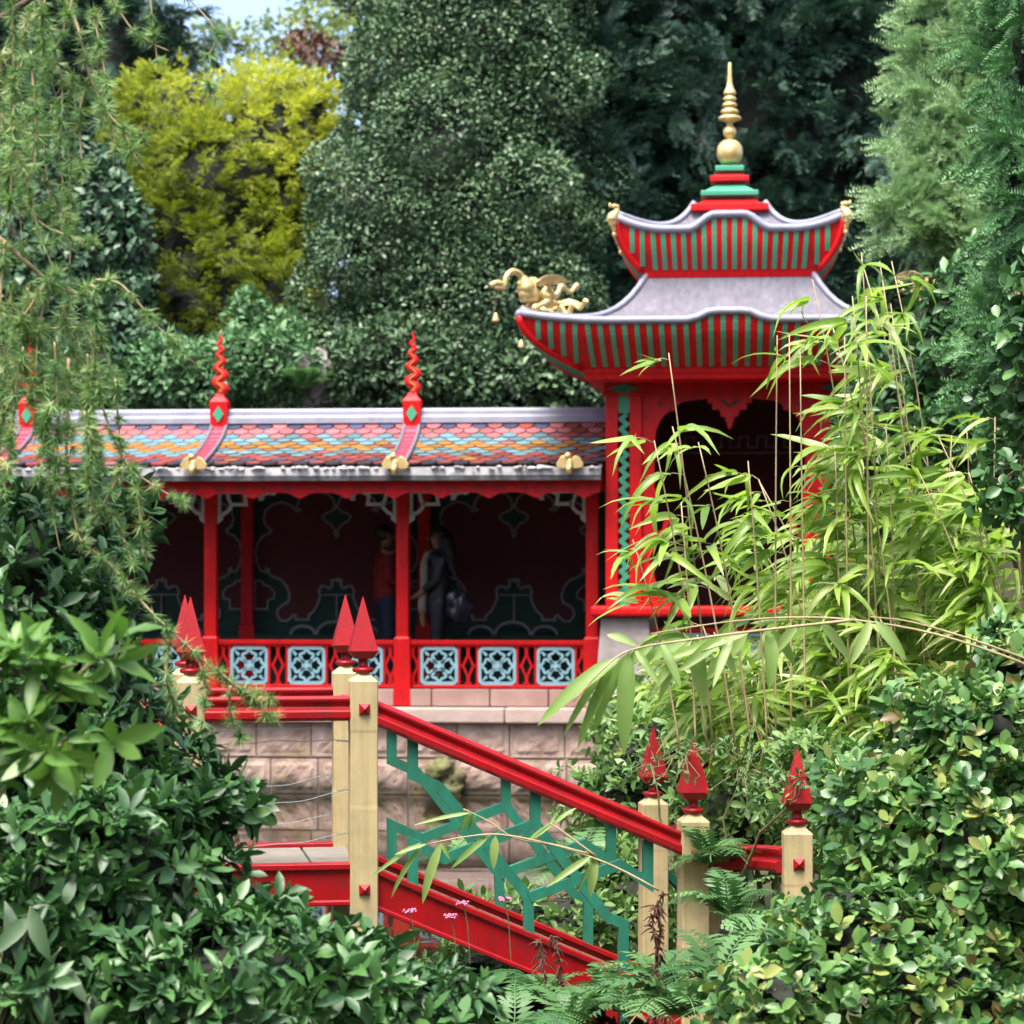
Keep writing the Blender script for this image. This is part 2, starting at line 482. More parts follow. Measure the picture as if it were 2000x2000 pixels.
M['soil'] = mat('dark_garden_soil', (0.045, 0.035, 0.02), 0.95, 0.3, 3.0, bump=0.8, bscale=12, col2=(0.06, 0.075, 0.025))
tag(part('ground', gm, M['soil'], smooth=True), kind='structure')

mw = bpy.data.materials.new('pond_water'); mw.use_nodes = True
_nt = mw.node_tree; _b = _nt.nodes['Principled BSDF']
_b.inputs['Base Color'].default_value = (0.018, 0.014, 0.008, 1); _b.inputs['Roughness'].default_value = 0.02
_b.inputs['Specular IOR Level'].default_value = 0.6
_tc = _node(_nt, 'ShaderNodeTexCoord'); _n = _node(_nt, 'ShaderNodeTexNoise'); _n.inputs['Scale'].default_value = 2.2; _n.inputs['Detail'].default_value = 3
_mp = _node(_nt, 'ShaderNodeMapping'); _mp.inputs['Scale'].default_value = (0.6, 1.6, 1)
_nt.links.new(_tc.outputs['Object'], _mp.inputs['Vector']); _nt.links.new(_mp.outputs[0], _n.inputs['Vector'])
_bp = _node(_nt, 'ShaderNodeBump'); _bp.inputs['Strength'].default_value = 0.05; _bp.inputs['Distance'].default_value = 0.02
_nt.links.new(_n.outputs['Fac'], _bp.inputs['Height']); _nt.links.new(_bp.outputs[0], _b.inputs['Normal'])
wm = MB(); wm.add([(-9.5, 8, 0), (2.5, 8, 0), (2.5, 27.6, 0), (-9.5, 27.6, 0)], [(0, 1, 2, 3)])
tag(part('water', wm, mw), kind='structure')

def rocky(mb, c, r, seed, amp=0.3, n=12, m=9):
    g = random.Random(seed); k0 = len(mb.v)
    mb.ell(c, r, n, m)
    for i in range(k0, len(mb.v)):
        p = Vector(mb.v[i]) - Vector(c); f = 1 + g.uniform(-amp, amp)
        mb.v[i] = tuple(Vector(c) + p * f)
# ------------------------------------------------------------------ retaining wall under the gallery
rng = random.Random(5)
wall = thing_frame('retaining_wall', 'pink sandstone retaining wall rising from the pond under the red gallery', 'wall', PV)
mb = MB(); mb.box(-6.6, 5.6, -0.168, 0.9, -0.7, 0.745)
part('mortar_core', mb, M['mortar'], wall)
z_rows = [(-0.62, -0.02), (0.0, 0.375), (0.39, 0.745)]
for r, (z0, z1) in enumerate(z_rows):
    u = -6.6 + 0.23 * r
    while u < 5.5:
        L = rng.uniform(0.46, 0.68)
        if r == 0: L *= 1.4
        b = MB(); d = rng.uniform(0.0, 0.025)
        m_ = 0.035
        # draughted margin and a rock-faced boss
        x0, x1 = u + 0.009, u + L - 0.009
        b.box(x0, x1, -0.19, -0.02, z0 + 0.006, z1 - 0.006)
        vs = []; nu, nz = 13, 7
        for k in range(nz + 1):
            for i in range(nu + 1):
                e = (i in (0, nu)) or (k in (0, nz))
                vs.append((x0 + m_ + (x1 - x0 - 2 * m_) * i / nu, -0.189 if e else -0.192 - d * 0.4 - 0.006 * math.sin(i * 0.9 + u * 7) * math.sin(k * 1.3 + u * 3) - rng.uniform(0, 0.009), z0 + m_ + (z1 - z0 - 2 * m_) * k / nz))
        fs = [(k * (nu + 1) + i, k * (nu + 1) + i + 1, (k + 1) * (nu + 1) + i + 1, (k + 1) * (nu + 1) + i) for k in range(nz) for i in range(nu)]
        b.add(vs, fs)
        # one joint keeps a drain opening full of moss
        uc = u + L / 2
        if not (r == 1 and 0.0 < uc < 0.62 and False):
            part('stone', b, M['stone'], wall)
        u += L
u = -6.4
while u < 5.4:
    L = rng.uniform(1.2, 1.7)
    b = MB(); b.box(u + 0.004, u + L - 0.004, -0.30, 0.25, 0.757, 0.917 + rng.uniform(-0.006, 0.006))
    part('ledge_stone', b, M['ledge'], wall, bevel=0.018, seg=2)
    u += L
u = -6.45
while u < 2.0:
    L = 0.615
    b = MB(); b.box(u + 0.006, u + L - 0.006, -0.10, 0.15, 0.924, 1.10)
    part('plinth_stone', b, M['plinth'], wall, bevel=0.006)
    u += L
mr = MB()
ub, zb = PV.px(875, 1508, -0.26)
for k in range(5):
    rocky(mr, (ub + rng.uniform(-0.14, 0.16), -0.25 + rng.uniform(-0.05, 0.03), rng.uniform(0.02, 0.3)), (0.12, 0.08, 0.10), 40 + k)
rk = part('moss_clump', mr, M['rock'], wall, smooth=True)

# ------------------------------------------------------------------ gallery (covered walk)
gal = thing_frame('covered_walkway', 'long red covered walkway with multicoloured scalloped tile roof over the pond wall', 'pavilion', PV)
G0, G1 = -5.9, 2.12
COLS = [-4.10, -2.05, 0.0, 2.0]
FL = 1.10
# floor, ceiling
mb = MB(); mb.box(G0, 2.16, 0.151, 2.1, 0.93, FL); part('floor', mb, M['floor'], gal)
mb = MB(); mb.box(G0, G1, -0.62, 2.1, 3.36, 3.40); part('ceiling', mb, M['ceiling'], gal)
# columns
def column(u, w=0.066, wp=0.084, zt=3.36):
    mb = MB(); mb.frus(u, 0, [(1.63, w), (zt, w)])
    c = part('column', mb, M['red'], gal, bevel=0.012, seg=2)
    mb = MB(); mb.frus(u, -0.012, [(0.925 if u < 1.9 else 0.925, wp + 0.01), (1.612, wp), (1.628, wp), (1.655, w + 0.004)])
    part('pedestal', mb, M['red'], c, bevel=0.005)
    return c
for u in COLS: column(u)
# bressumer beam above the columns
mb = MB(); mb.box(G0, G1, -0.05, 0.05, 3.18, 3.352); part('beam', mb, M['red'], gal)
# scalloped fascia below the gutter
zf1, zf0 = 3.262, 3.085
per = 93 / 190.0
bott = []
u = G0; ph = 0.0
xs = np.arange(G0, G1 + 0.001, per / 16)
ref = PV.px(860, 970, -0.80)[0]
for x in xs:
    t = ((x - ref) / per) % 1.0           # 0 at a hanging point
    d = min(t, 1 - t)
    z = 3.138 - 0.052 * max(0, 1 - (d / 0.20)) ** 0.8 if d < 0.2 else 3.138 + 0.012 * math.sin((d - 0.2) / 0.3 * math.pi / 2)
    bott.append((x, z))
ring = [(G0, zf1)] + bott + [(G1, zf1)]
mb = MB(); mb.poly([ring], -0.715, -0.675)
fas = part('fascia', mb, M['red'], gal)
for k in range(-12, 10):
    for s_ in (-1, 1):
        uu = ref + k * per + s_ * per * 0.23
        if G0 + 0.1 < uu < G1 - 0.1:
            mb = MB(); mb.poly([[(uu - 0.05, 3.185 + 0.006 * s_), (uu + 0.05, 3.185 - 0.006 * s_), (uu + 0.05, 3.200), (uu - 0.05, 3.200)]], -0.7175, -0.7155)
            part('slot', mb, M['ceiling'], fas)
# gutter and soffit
GU1 = [(-0.05, 0.052), (0.105, 0.052), (0.115, 0.062), (0.112, 0.10), (0.07, 0.118), (-0.05, 0.135)]
mb = MB(); mb.sweep([(-w, h) for w, h in GU1][::-1], [(G0, -0.80, 3.268), (G1 + 0.01, -0.80, 3.268)])
part('gutter', mb, M['lead_dirty'], gal)
GU2 = [(-0.05, 0.0), (0.085, 0.0), (0.10, 0.02), (0.098, 0.050), (-0.05, 0.050)]
mb = MB(); mb.sweep([(-w, h) for w, h in GU2][::-1], [(G0, -0.80, 3.268), (G1 + 0.01, -0.80, 3.268)])
part('gutter_lip', mb, M['darklip'], gal)
gd_ = random.Random(12)
mb = MB()
for k in range(150):
    rocky(mb, (gd_.uniform(G0, G1), -0.86 + gd_.uniform(-0.03, 0.02), 3.395 + gd_.uniform(-0.008, 0.008)), (gd_.uniform(0.015, 0.05), 0.025, gd_.uniform(0.008, 0.02)), k, 0.3, 6, 4)
tag(part('gutter_debris', mb, M['lead_dirty'], gal), kind='stuff')
# roof surface
def roof_vz(d):
    return 0.45 - 1.2 * d, 3.92 - 0.49 * (max(d, 0) ** 0.62)
samples = [roof_vz(k / 60) for k in range(61)]
arc = [0.0]
for k in range(60):
    arc.append(arc[-1] + math.hypot(samples[k + 1][0] - samples[k][0], samples[k + 1][1] - samples[k][1]))
def roof_arc(s):
    s = min(max(s, 0), arc[-1] - 1e-6)
    for k in range(60):
        if arc[k + 1] >= s:
            f = (s - arc[k]) / (arc[k + 1] - arc[k])
            v = samples[k][0] + f * (samples[k + 1][0] - samples[k][0]); z = samples[k][1] + f * (samples[k + 1][1] - samples[k][1])
            dv = samples[k + 1][0] - samples[k][0]; dz = samples[k + 1][1] - samples[k][1]
            return v, z, math.atan2(dz, dv)
mb = MB()
pr = [(v, z - 0.03) for v, z in samples] + [(-0.75, 3.385), (2.05, 3.385), (2.05, 3.42)] + [(0.55 + 1.4 * k / 10, 3.90 - 0.47 * (k / 10) ** 0.62) for k in range(10, -1, -1)]
vs = [(G0, v, z) for v, z in pr] + [(G1, v, z) for v, z in pr]
n = len(pr)
mb.add(vs, [tuple(range(n)), tuple(range(2 * n - 1, n - 1, -1))] + [(i, (i + 1) % n, n + (i + 1) % n, n + i) for i in range(n)])
roof = part('roof', mb, M['t_dark'], gal)
# scalloped tiles: each one its own piece
TW, ROWS = 0.166, 12
EXP = arc[-1] / ROWS
def tile_mesh(mt, nm):
    mb = MB(); hw = TW / 2 * 0.975; L = EXP * 1.75; rr = EXP * 0.62
    pts = [(-hw, L)] + [(-hw * math.cos(a), rr - rr * math.sin(a)) for a in [k * math.pi / 10 for k in range(11)]] + [(hw, L)]
    pts = [(-hw, L)] + [(-hw * math.cos(k * math.pi / 10), rr * (1 - math.sin(k * math.pi / 10))) for k in range(11)] + [(hw, L)]
    n = len(pts)
    vs = [(x, y, 0.0) for x, y in pts] + [(x * 0.97, y + 0.003, 0.02) for x, y in pts]
    fs = [tuple(range(n - 1, -1, -1)), tuple(range(n, 2 * n))] + [(i, (i + 1) % n, n + (i + 1) % n, n + i) for i in range(n)]
    mb.add(vs, fs)
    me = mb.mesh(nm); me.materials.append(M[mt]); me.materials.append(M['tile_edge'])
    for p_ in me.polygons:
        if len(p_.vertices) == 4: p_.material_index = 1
    return me
M['tile_edge'] = mat('tile_shadow_edge', (0.05, 0.03, 0.028), 0.9, 0.3, 20)  # dark side faces paint in the shadow lines between tiles
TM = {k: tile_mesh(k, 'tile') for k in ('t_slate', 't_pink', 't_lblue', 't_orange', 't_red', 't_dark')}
ROWCOL = [('t_slate', 't_pink'), ('t_pink', 't_pink'), ('t_lblue', 't_pink'), ('t_lblue', 't_lblue'), ('t_orange', 't_lblue'), ('t_orange', 't_orange'),
          ('t_lblue', 't_orange'), ('t_lblue', 't_lblue'), ('t_red', 't_lblue'), ('t_red', 't_red'), ('t_slate', 't_red'), ('t_dark', 't_red')]
tl = []
for r in range(ROWS):
    s_ = (r + 1) * EXP - 0.01
    v, z, a = roof_arc(s_)
    v2, z2, _ = roof_arc(s_ - EXP * 1.2)
    tilt = math.atan2(z2 - z, v2 - v)
    c = 0
    u = G1 - 0.02 - (TW / 2 if r % 2 else 0.0)
    while u > G0 + 0.1:
        k = ROWCOL[r][c % 2]
        if rng.random() < 0.06: k = rng.choice(['t_red', 't_pink', k, 't_orange' if r > 4 else k])
        if u > 1.55 and r < 3 and rng.random() < 0.7: k = 't_red'
        tl.append((u, v, z, tilt, k)); u -= TW; c += 1
tl.sort(key=lambda t: -t[0])
shown = [t for t in tl if -4.3 < t[0]][:300]
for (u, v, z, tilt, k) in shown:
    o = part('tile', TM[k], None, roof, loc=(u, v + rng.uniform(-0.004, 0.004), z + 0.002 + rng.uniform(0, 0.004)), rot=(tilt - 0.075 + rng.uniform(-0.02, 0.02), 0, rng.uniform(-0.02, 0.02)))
rest = {}
for (u, v, z, tilt, k) in tl[300:]:
    rest.setdefault(k, []).append((u, v, z, tilt))
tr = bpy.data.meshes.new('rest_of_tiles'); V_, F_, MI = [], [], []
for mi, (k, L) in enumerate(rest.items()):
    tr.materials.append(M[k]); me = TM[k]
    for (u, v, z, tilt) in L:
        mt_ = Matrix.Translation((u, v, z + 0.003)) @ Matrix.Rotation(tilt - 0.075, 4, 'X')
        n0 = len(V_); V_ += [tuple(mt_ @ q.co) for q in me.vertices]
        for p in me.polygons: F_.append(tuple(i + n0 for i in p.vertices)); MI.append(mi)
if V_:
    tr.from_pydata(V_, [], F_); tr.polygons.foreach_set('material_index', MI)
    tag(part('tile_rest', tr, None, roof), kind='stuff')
# ridge capping of lead
mb = MB(); RP = [(-0.12, 0.0), (-0.115, 0.07), (-0.075, 0.085), (-0.07, 0.135), (-0.05, 0.165), (0.05, 0.165), (0.07, 0.135), (0.075, 0.085), (0.115, 0.07), (0.12, 0.0)]
mb.sweep(RP, [(G0, 0.53, 3.925), (G1, 0.53, 3.925)])
part('ridge_cap', mb, M['lead_edge'], gal, bevel=0.006)
mb = MB(); mb.box(G1 - 0.01, G1 + 0.02, -0.80, 0.5, 3.40, 3.43); part('verge_strip', mb, M['lead'], gal)
# red roof ribs with a pedestal and a flame finial over each column line
def rib(u):
    mb = MB(); W2 = 0.058
    pts = []
    N = 11
    rb = None
    for k in range(N):
        s0, s1 = arc[-1] * k / N + 0.01, arc[-1] * (k + 1) / N
        v0, z0, _ = roof_arc(s0); v1, z1, _ = roof_arc(s1)
        m1 = MB()
        a = [(u - W2, v0, z0 + 0.03), (u + W2, v0, z0 + 0.03), (u + W2, v1, z1 + 0.055), (u - W2, v1, z1 + 0.055)]
        b = [(p[0], p[1], p[2] - 0.05) for p in a]
        m1.add(a + b, [(0, 1, 2, 3), (7, 6, 5, 4), (0, 4, 5, 1), (1, 5, 6, 2), (2, 6, 7, 3), (3, 7, 4, 0)])
        if rb is None:
            rb = part('roof_rib', MB().add([(u - W2, 0.40, 3.9), (u + W2, 0.40, 3.9), (u, 0.40, 3.86)], [(0, 1, 2)]), M['pinkred'], gal)
        part('rib_tile', m1, M['pinkred'], rb)
    for s_ in (-1, 1):
        path = []
        for k in range(0, 61, 4):
            v, z = samples[k]; path.append((u + s_ * (W2 + 0.022), v, z + 0.045))
        m2 = MB(); m2.tube(path, 0.02, 6); part('lead_roll', m2, M['lead'], rb, smooth=True)
def finial(u):
    v, z0 = 0.47, 3.86
    fu = lambda px: (px - 430) / 1598.0
    h = 0.098
    mb = MB(); mb.frus(u, v, [(z0, h - 0.012), (z0 + 0.29, h), (z0 + 0.30, h + 0.004), (z0 + 0.355, h * 0.62), (z0 + 0.36, h * 0.56), (z0 + 0.395, h * 0.42)])
    pd = part('finial_pedestal', mb, M['red'], gal, bevel=0.004)
    dm = [(u, z0 + 0.235 + 0.02), (u - 0.058, z0 + 0.165), (u, z0 + 0.08), (u + 0.058, z0 + 0.165)]
    mb = MB(); mb.poly([dm], v - h - 0.014, v - h + 0.01); part('diamond', mb, M['rib_green'], pd)
    ext = [(20, 1205), (62, 1110), (-62, 1010), (72, 885), (-48, 755), (44, 640), (-30, 535), (34, 450), (-25, 360), (22, 285), (2, 210), (4, 150)]
    pts, rad = [], []
    for k in range(len(ext) - 1):
        for j in range(6):
            t = j / 6; s_ = (1 - math.cos(t * math.pi)) / 2
            x = ext[k][0] + (ext[k + 1][0] - ext[k][0]) * s_; y = ext[k][1] + (ext[k + 1][1] - ext[k][1]) * t
            pts.append((u + x * 1.3 / 1598, v, z0 + 0.395 + (1205 - y) / 1598)); rad.append(max(0.004, 0.050 * ((y - 120) / 1085) ** 0.62))
    mb = MB(); mb.tube(pts, rad, 10); fl = part('flame_finial', mb, M['red'], pd, smooth=True)
    p2 = [(u + (p[0] - u) * 0.62, v - r * 0.86, p[2]) for p, r in zip(pts, rad)][:38]
    mb = MB(); mb.tube(p2, [r * 0.26 for r in rad[:38]], 6); part('gilt_line', mb, M['t_orange'], pd, smooth=True)
for px in (57, 430, 806): 
    u = PV.px(px, 800, 0.47)[0]; rib(u); finial(u)
# gilded spouts shaped like winged beast heads along the gutter
def mask(u):
    v, z = -0.92, 3.43
    mb = MB()
    mb.ell((u, v, z + 0.005), (0.038, 0.06, 0.06), 12, 8)
    mb.tube([(u, v - 0.02, z), (u - 0.008, v - 0.06, z - 0.05), (u - 0.004, v - 0.05, z - 0.10)], [0.035, 0.028, 0.03], 8)
    mb.ell((u - 0.018, v - 0.03, z + 0.082), (0.034, 0.03, 0.034), 10, 7)
    hd = part('gilded_head', mb, M['gold'], gal, smooth=True)
    for s_ in (-1, 1):
        e = MB()
        pts = [(0.02, 0.055), (0.05, 0.085), (0.095, 0.07), (0.14, 0.0), (0.13, -0.035), (0.06, -0.05), (0.02, -0.045)]
        e.poly([[(u + s_ * p[0], z + p[1]) for p in pts]], v - 0.02, v + 0.03)
        part('ear', e, M['gold'], hd, bevel=0.01, seg=2)
for px in (-8, 378, 772, 1113):
    mask(PV.px(px, 905, -0.92)[0])
# railing: rails, pale blue fret panels, red lozenges
mb = MB()
mb.box(G0, G1 - 0.05, -0.045, 0.045, 1.566, 1.614)
mb.box(G0, G1 - 0.05, -0.03, 0.03, 1.545, 1.566)
mb.box(G0, G1 - 0.05, -0.035, 0.035, 1.108, 1.142)
rail = part('railing', mb, M['red'], gal, bevel=0.006)
zp0, zp1 = 1.148, 1.540; zc = (zp0 + zp1) / 2; hp = (zp1 - zp0) / 2
def panel_mesh():
    mb = MB(); h = hp - 0.012; r = 0.045
    pts = []
    for (cx, cz, a0) in ((h - r, h - r, 0), (-h + r, h - r, 90), (-h + r, -h + r, 180), (h - r, -h + r, 270)):
        for k in range(5):
            a = R(a0 + k * 22.5); pts.append((cx + r * math.cos(a), cz + r * math.sin(a)))
    mb.strip(pts, 0.034, -0.02, 0.02, True)
    for q in range(4):
        A = R(90 * q); ca, sa = math.cos(A), math.sin(A)
        rot = lambda p: (p[0] * ca - p[1] * sa, p[0] * sa + p[1] * ca)
        lobe_ = []
        for k in range(30):
            f = 2 * math.pi * k / 30
            rr = 0.060 + 0.009 * math.cos(5 * f)
            lobe_.append(rot((rr * 1.1 * math.sin(f), 0.090 + rr * math.cos(f))))
        mb.strip(lobe_, 0.026, -0.018, 0.018, True)
        mb.strip([rot((0.01, 0.01)), rot((0.05, 0.05))], 0.02, -0.016, 0.016)
        mb.strip([rot((0.118, 0.118)), rot((0.15, 0.15))], 0.022, -0.015, 0.015)
        mb.poly([[rot((0.120 + 0.017 * math.cos(k * math.pi / 4), 0.120 + 0.017 * math.sin(k * math.pi / 4))) for k in range(8)]], -0.021, 0.019)
    mb.poly([[(0.03 * math.cos(k * math.pi / 6), 0.03 * math.sin(k * math.pi / 6)) for k in range(12)]], -0.024, 0.022)
    me = mb.mesh('fret_panel'); me.materials.append(M['blue']); return me
PM = panel_mesh()
def loz_mesh():
    mb = MB()
    mb.strip([(0, hp * 0.62), (-0.055, 0), (0, -hp * 0.62), (0.055, 0)], 0.024, -0.014, 0.014, True)
    mb.strip([(0, hp * 0.55), (0, hp - 0.005)], 0.034, -0.015, 0.015); mb.strip([(0, -hp * 0.55), (0, -hp + 0.005)], 0.034, -0.015, 0.015)
    mb.box(-0.035, 0.035, -0.014, 0.014, -hp, -hp + 0.022); mb.box(-0.03, 0.03, -0.014, 0.014, hp - 0.015, hp)
    mb.box(-0.076, -0.058, -0.013, 0.013, -0.012, 0.012); mb.box(0.058, 0.076, -0.013, 0.013, -0.012, 0.012)
    me = mb.mesh('lozenge'); me.materials.append(M['red']); return me
LM = loz_mesh()
def rail_bay(u0, par, pitch=0.615, w=2.05):
    c = u0 + w / 2
    for k in (-1, 0, 1):
        part('fret_panel', PM, None, par, loc=(c + k * pitch, 0, zc))
        for s_ in (-1, 1):
            b = MB(); x = c + k * pitch + s_ * (hp + 0.014); b.box(x - 0.014, x + 0.014, -0.02, 0.02, 1.142, 1.545); part('baluster', b, M['red'], par)
    for k in (-1.5, -0.5, 0.5, 1.5):
        x = c + k * pitch
        if abs(k) == 1.5: x -= math.copysign(0.03, k)
        part('lozenge', LM, None, par, loc=(x, 0, zc))
for u0 in (-6.15, -4.10, -2.05, 0.0): rail_bay(u0, rail, w=2.05 if u0 < 0 else 2.0)
# white fretted brackets at the column heads
def bracket_mesh():
    mb = MB()
    k = 6.44 * 185.0
    c = lambda x, y: ((x - 770) / k, (y - 30) / -k + 3.17)
    mb.strip([c(795, 0), c(795, 370)], 0.034, -0.015, 0.015)
    mb.poly([[c(770, 300), c(840, 300), c(835, 370), c(800, 400), c(770, 420)]], -0.02, 0.02)
    mb.strip([c(800, 310), c(880, 280), c(935, 225), c(945, 170), c(915, 120), c(900, 40)], 0.036, -0.015, 0.015)
    mb.strip([c(780, 22), c(1240, 22), c(1520, 22)], 0.036, -0.016, 0.016)
    mb.strip([c(940, 178), c(1135, 178), c(1120, 60), c(1190, 30)], 0.036, -0.015, 0.015)
    mb.poly([[c(1250, 15), c(1540, 15), c(1500, 60), c(1470, 65), c(1440, 50), c(1370, 70), c(1350, 130), c(1290, 130), c(1300, 80)]], -0.014, 0.014)
    me = mb.mesh('bracket'); me.materials.append(M['white']); return me
BM = bracket_mesh()
for u in COLS:
    if u < 1.9: part('bracket', BM, None, gal, loc=(u + 0.068, 0, 0))
    part('bracket', BM, None, gal, loc=(u - 0.068, 0, 0), scl=(-1, 1, 1))
# back wall with painted cartouches in relief
VB = 2.0
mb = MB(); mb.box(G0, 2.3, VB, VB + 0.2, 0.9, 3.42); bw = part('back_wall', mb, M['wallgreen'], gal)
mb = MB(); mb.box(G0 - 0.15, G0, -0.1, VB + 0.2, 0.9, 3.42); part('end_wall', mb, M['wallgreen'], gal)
k4 = 1932 / 360.0
cx_px = 1170 / k4 + 440
cu, _z = PV.px(cx_px, 1100, VB)
def cp(x, y):
    u, z = PV.px(440 + x / k4, 950 + y / k4, VB); return (u - cu, z)
half = [(1170, 205), (1130, 255), (1050, 290), (1020, 320), (1055, 370), (1110, 395), (1140, 440), (1160, 465), (1150, 500), (1170, 530)]
pend = [cp(*p) for p in half]; pend = pend + [(-p[0], p[1]) for p in reversed(pend)][1:]
h2 = [(1150, 195), (1140, 140), (1080, 80), (960, 55), (850, 75), (780, 140), (752, 215), (790, 245), (750, 260), (730, 235), (670, 185), (590, 165), (500, 190), (430, 250), (405, 335), (430, 410),
      (485, 455), (470, 490), (400, 520), (345, 590), (322, 690), (335, 800), (380, 890), (430, 895), (435, 860), (460, 870), (455, 910), (500, 945), (590, 980), (650, 1050), (680, 1140), (660, 1215), (600, 1245), (555, 1290),
      (550, 1350), (590, 1405), (650, 1410), (700, 1370), (715, 1345), (745, 1355), (745, 1395), (875, 1395), (880, 1350), (930, 1310), (960, 1260), (985, 1200), (1000, 1150), (985, 1100), (1010, 1045), (1060, 1050), (1090, 1070), (1125, 1040), (1120, 985), (1170, 980)]
cart = [cp(*p) for p in h2]; cart = cart + [(-p[0], p[1]) for p in reversed(cart)]
side = [cp(*p) for p in [(315, 990), (385, 990), (400, 1025), (470, 1050), (520, 1110), (515, 1170), (450, 1190), (445, 1285), (315, 1285)]]
for k in (-2, -1, 0, 1):
    du = cu + k * 2.02
    if du - 0.9 > 2.2: continue
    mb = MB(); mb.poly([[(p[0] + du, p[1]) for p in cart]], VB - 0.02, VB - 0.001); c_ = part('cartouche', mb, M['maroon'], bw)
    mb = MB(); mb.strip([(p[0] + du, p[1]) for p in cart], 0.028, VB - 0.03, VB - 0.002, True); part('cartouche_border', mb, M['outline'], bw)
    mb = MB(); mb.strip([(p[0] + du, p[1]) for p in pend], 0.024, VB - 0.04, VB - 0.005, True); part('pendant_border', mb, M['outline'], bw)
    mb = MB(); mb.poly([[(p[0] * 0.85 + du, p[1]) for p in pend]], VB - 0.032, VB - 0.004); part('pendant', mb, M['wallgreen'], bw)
    for s_ in (-1, 1):
        q = [(s_ * p[0] + du, p[1]) for p in side]
        mb = MB(); mb.poly([q], VB - 0.02, VB - 0.001); part('side_panel', mb, M['maroon'], bw)
        mb = MB(); mb.strip(q, 0.022, VB - 0.028, VB - 0.002, True); part('side_panel_border', mb, M['outline'], bw)
    # seat back with three humps against the wall
    for (ox, w_, h_) in ((-0.36, 0.14, 0.10), (0, 0.2, 0.15), (0.36, 0.14, 0.10)):
        pts = [(du + ox + w_ * math.cos(a), 1.62 + h_ * math.sin(a)) for a in [j * math.pi / 12 for j in range(13)]]
        mb = MB(); mb.strip(pts, 0.03, VB - 0.20, VB - 0.17); part('bench_back_hoop', mb, M['outline'], bw)
    mb = MB(); mb.strip([(du, 1.76), (du, 2.06)], 0.018, VB - 0.03, VB - 0.004); mb.strip([(du - 0.16, 2.07), (du + 0.16, 2.07)], 0.018, VB - 0.03, VB - 0.004); part('stem_line', mb, M['outline'], bw)
    up = du - 1.01
    mb = MB(); mb.frus(up, VB - 0.08, [(1.1, 0.10), (1.72, 0.085), (1.75, 0.066), (3.36, 0.066)]); part('wall_column', mb, M['red'], gal)
mb = MB(); mb.box(G0, 2.2, VB - 0.5, VB - 0.12, 1.50, 1.55); mb.box(G0, 2.2, VB - 0.16, VB - 0.12, 1.10, 1.62); part('bench', mb, M['wallgreen'], gal)
# ------------------------------------------------------------------ tower with two curved roofs
tow = thing_frame('pagoda_tower', 'two tiered red and green pagoda tower with grey lead roofs and gold finial', 'pagoda', PV)
TC, TV, TH = 3.434, 0.665, 1.265          # centre u, centre v, half side of the body
VF = TV - TH                               # front face
def tz(y, d=26.1): return CAMZ + (1110 - y) / F * d
mb = MB(); mb.box(TC - 1.30, TC + 1.30, VF - 0.05, TV + TH, 0.93, 1.27); part('base', mb, M['greystone'], tow, bevel=0.01)
mb = MB(); mb.box(TC - 1.46, TC + 1.46, VF - 0.22, VF - 0.052, 0.93, 1.13); part('base_ledge', mb, M['greystone'], tow, bevel=0.015)
mb = MB(); mb.box(TC - TH + 0.02, TC + TH - 0.02, VF + 0.1, TV + TH - 0.05, 1.271, 1.29); part('floor', mb, M['floor'], tow)
zs0, zs1, zt = 1.88, 1.985, 4.139
# stone pedestals
for sx in (-1, 1):
    for sy in (-1, 1):
        mb = MB(); cx, cy = TC + sx * (TH - 0.20), TV + sy * (TH - 0.20)
        mb.frus(cx, cy, [(1.271, 0.30), (1.33, 0.285), (1.86, 0.245), (1.879, 0.235)])
        part('stone_pedestal', mb, M['greystone'], tow, bevel=0.02, seg=2)
# sill all round
mb = MB(); HS = TH + 0.15
SP = [(-0.13, 0.0), (0.13, 0.0), (0.15, 0.02), (0.15, 0.08), (0.13, 0.10), (-0.13, 0.10)]
for (a, b) in (((-1, -1), (1, -1)), ((1, -1), (1, 1)), ((-1, 1), (-1, -1))):
    mb.sweep(SP, [(TC + a[0] * HS - a[0] * 0.0, TV + a[1] * HS + (0.15 if a[1] < 0 else 0), zs0), (TC + b[0] * HS, TV + b[1] * HS + (0.15 if b[1] < 0 else 0), zs0)])
mb = MB(); mb.box(TC - HS, TC + HS, VF - 0.15, VF + 0.16, zs0, zs1); mb.box(TC - HS, TC - HS + 0.3, VF + 0.162, TV + TH, zs0, zs1); mb.box(TC + HS - 0.3, TC + HS, VF + 0.162, TV + TH, zs0, zs1)
part('sill', mb, M['red'], tow, bevel=0.03, seg=3)
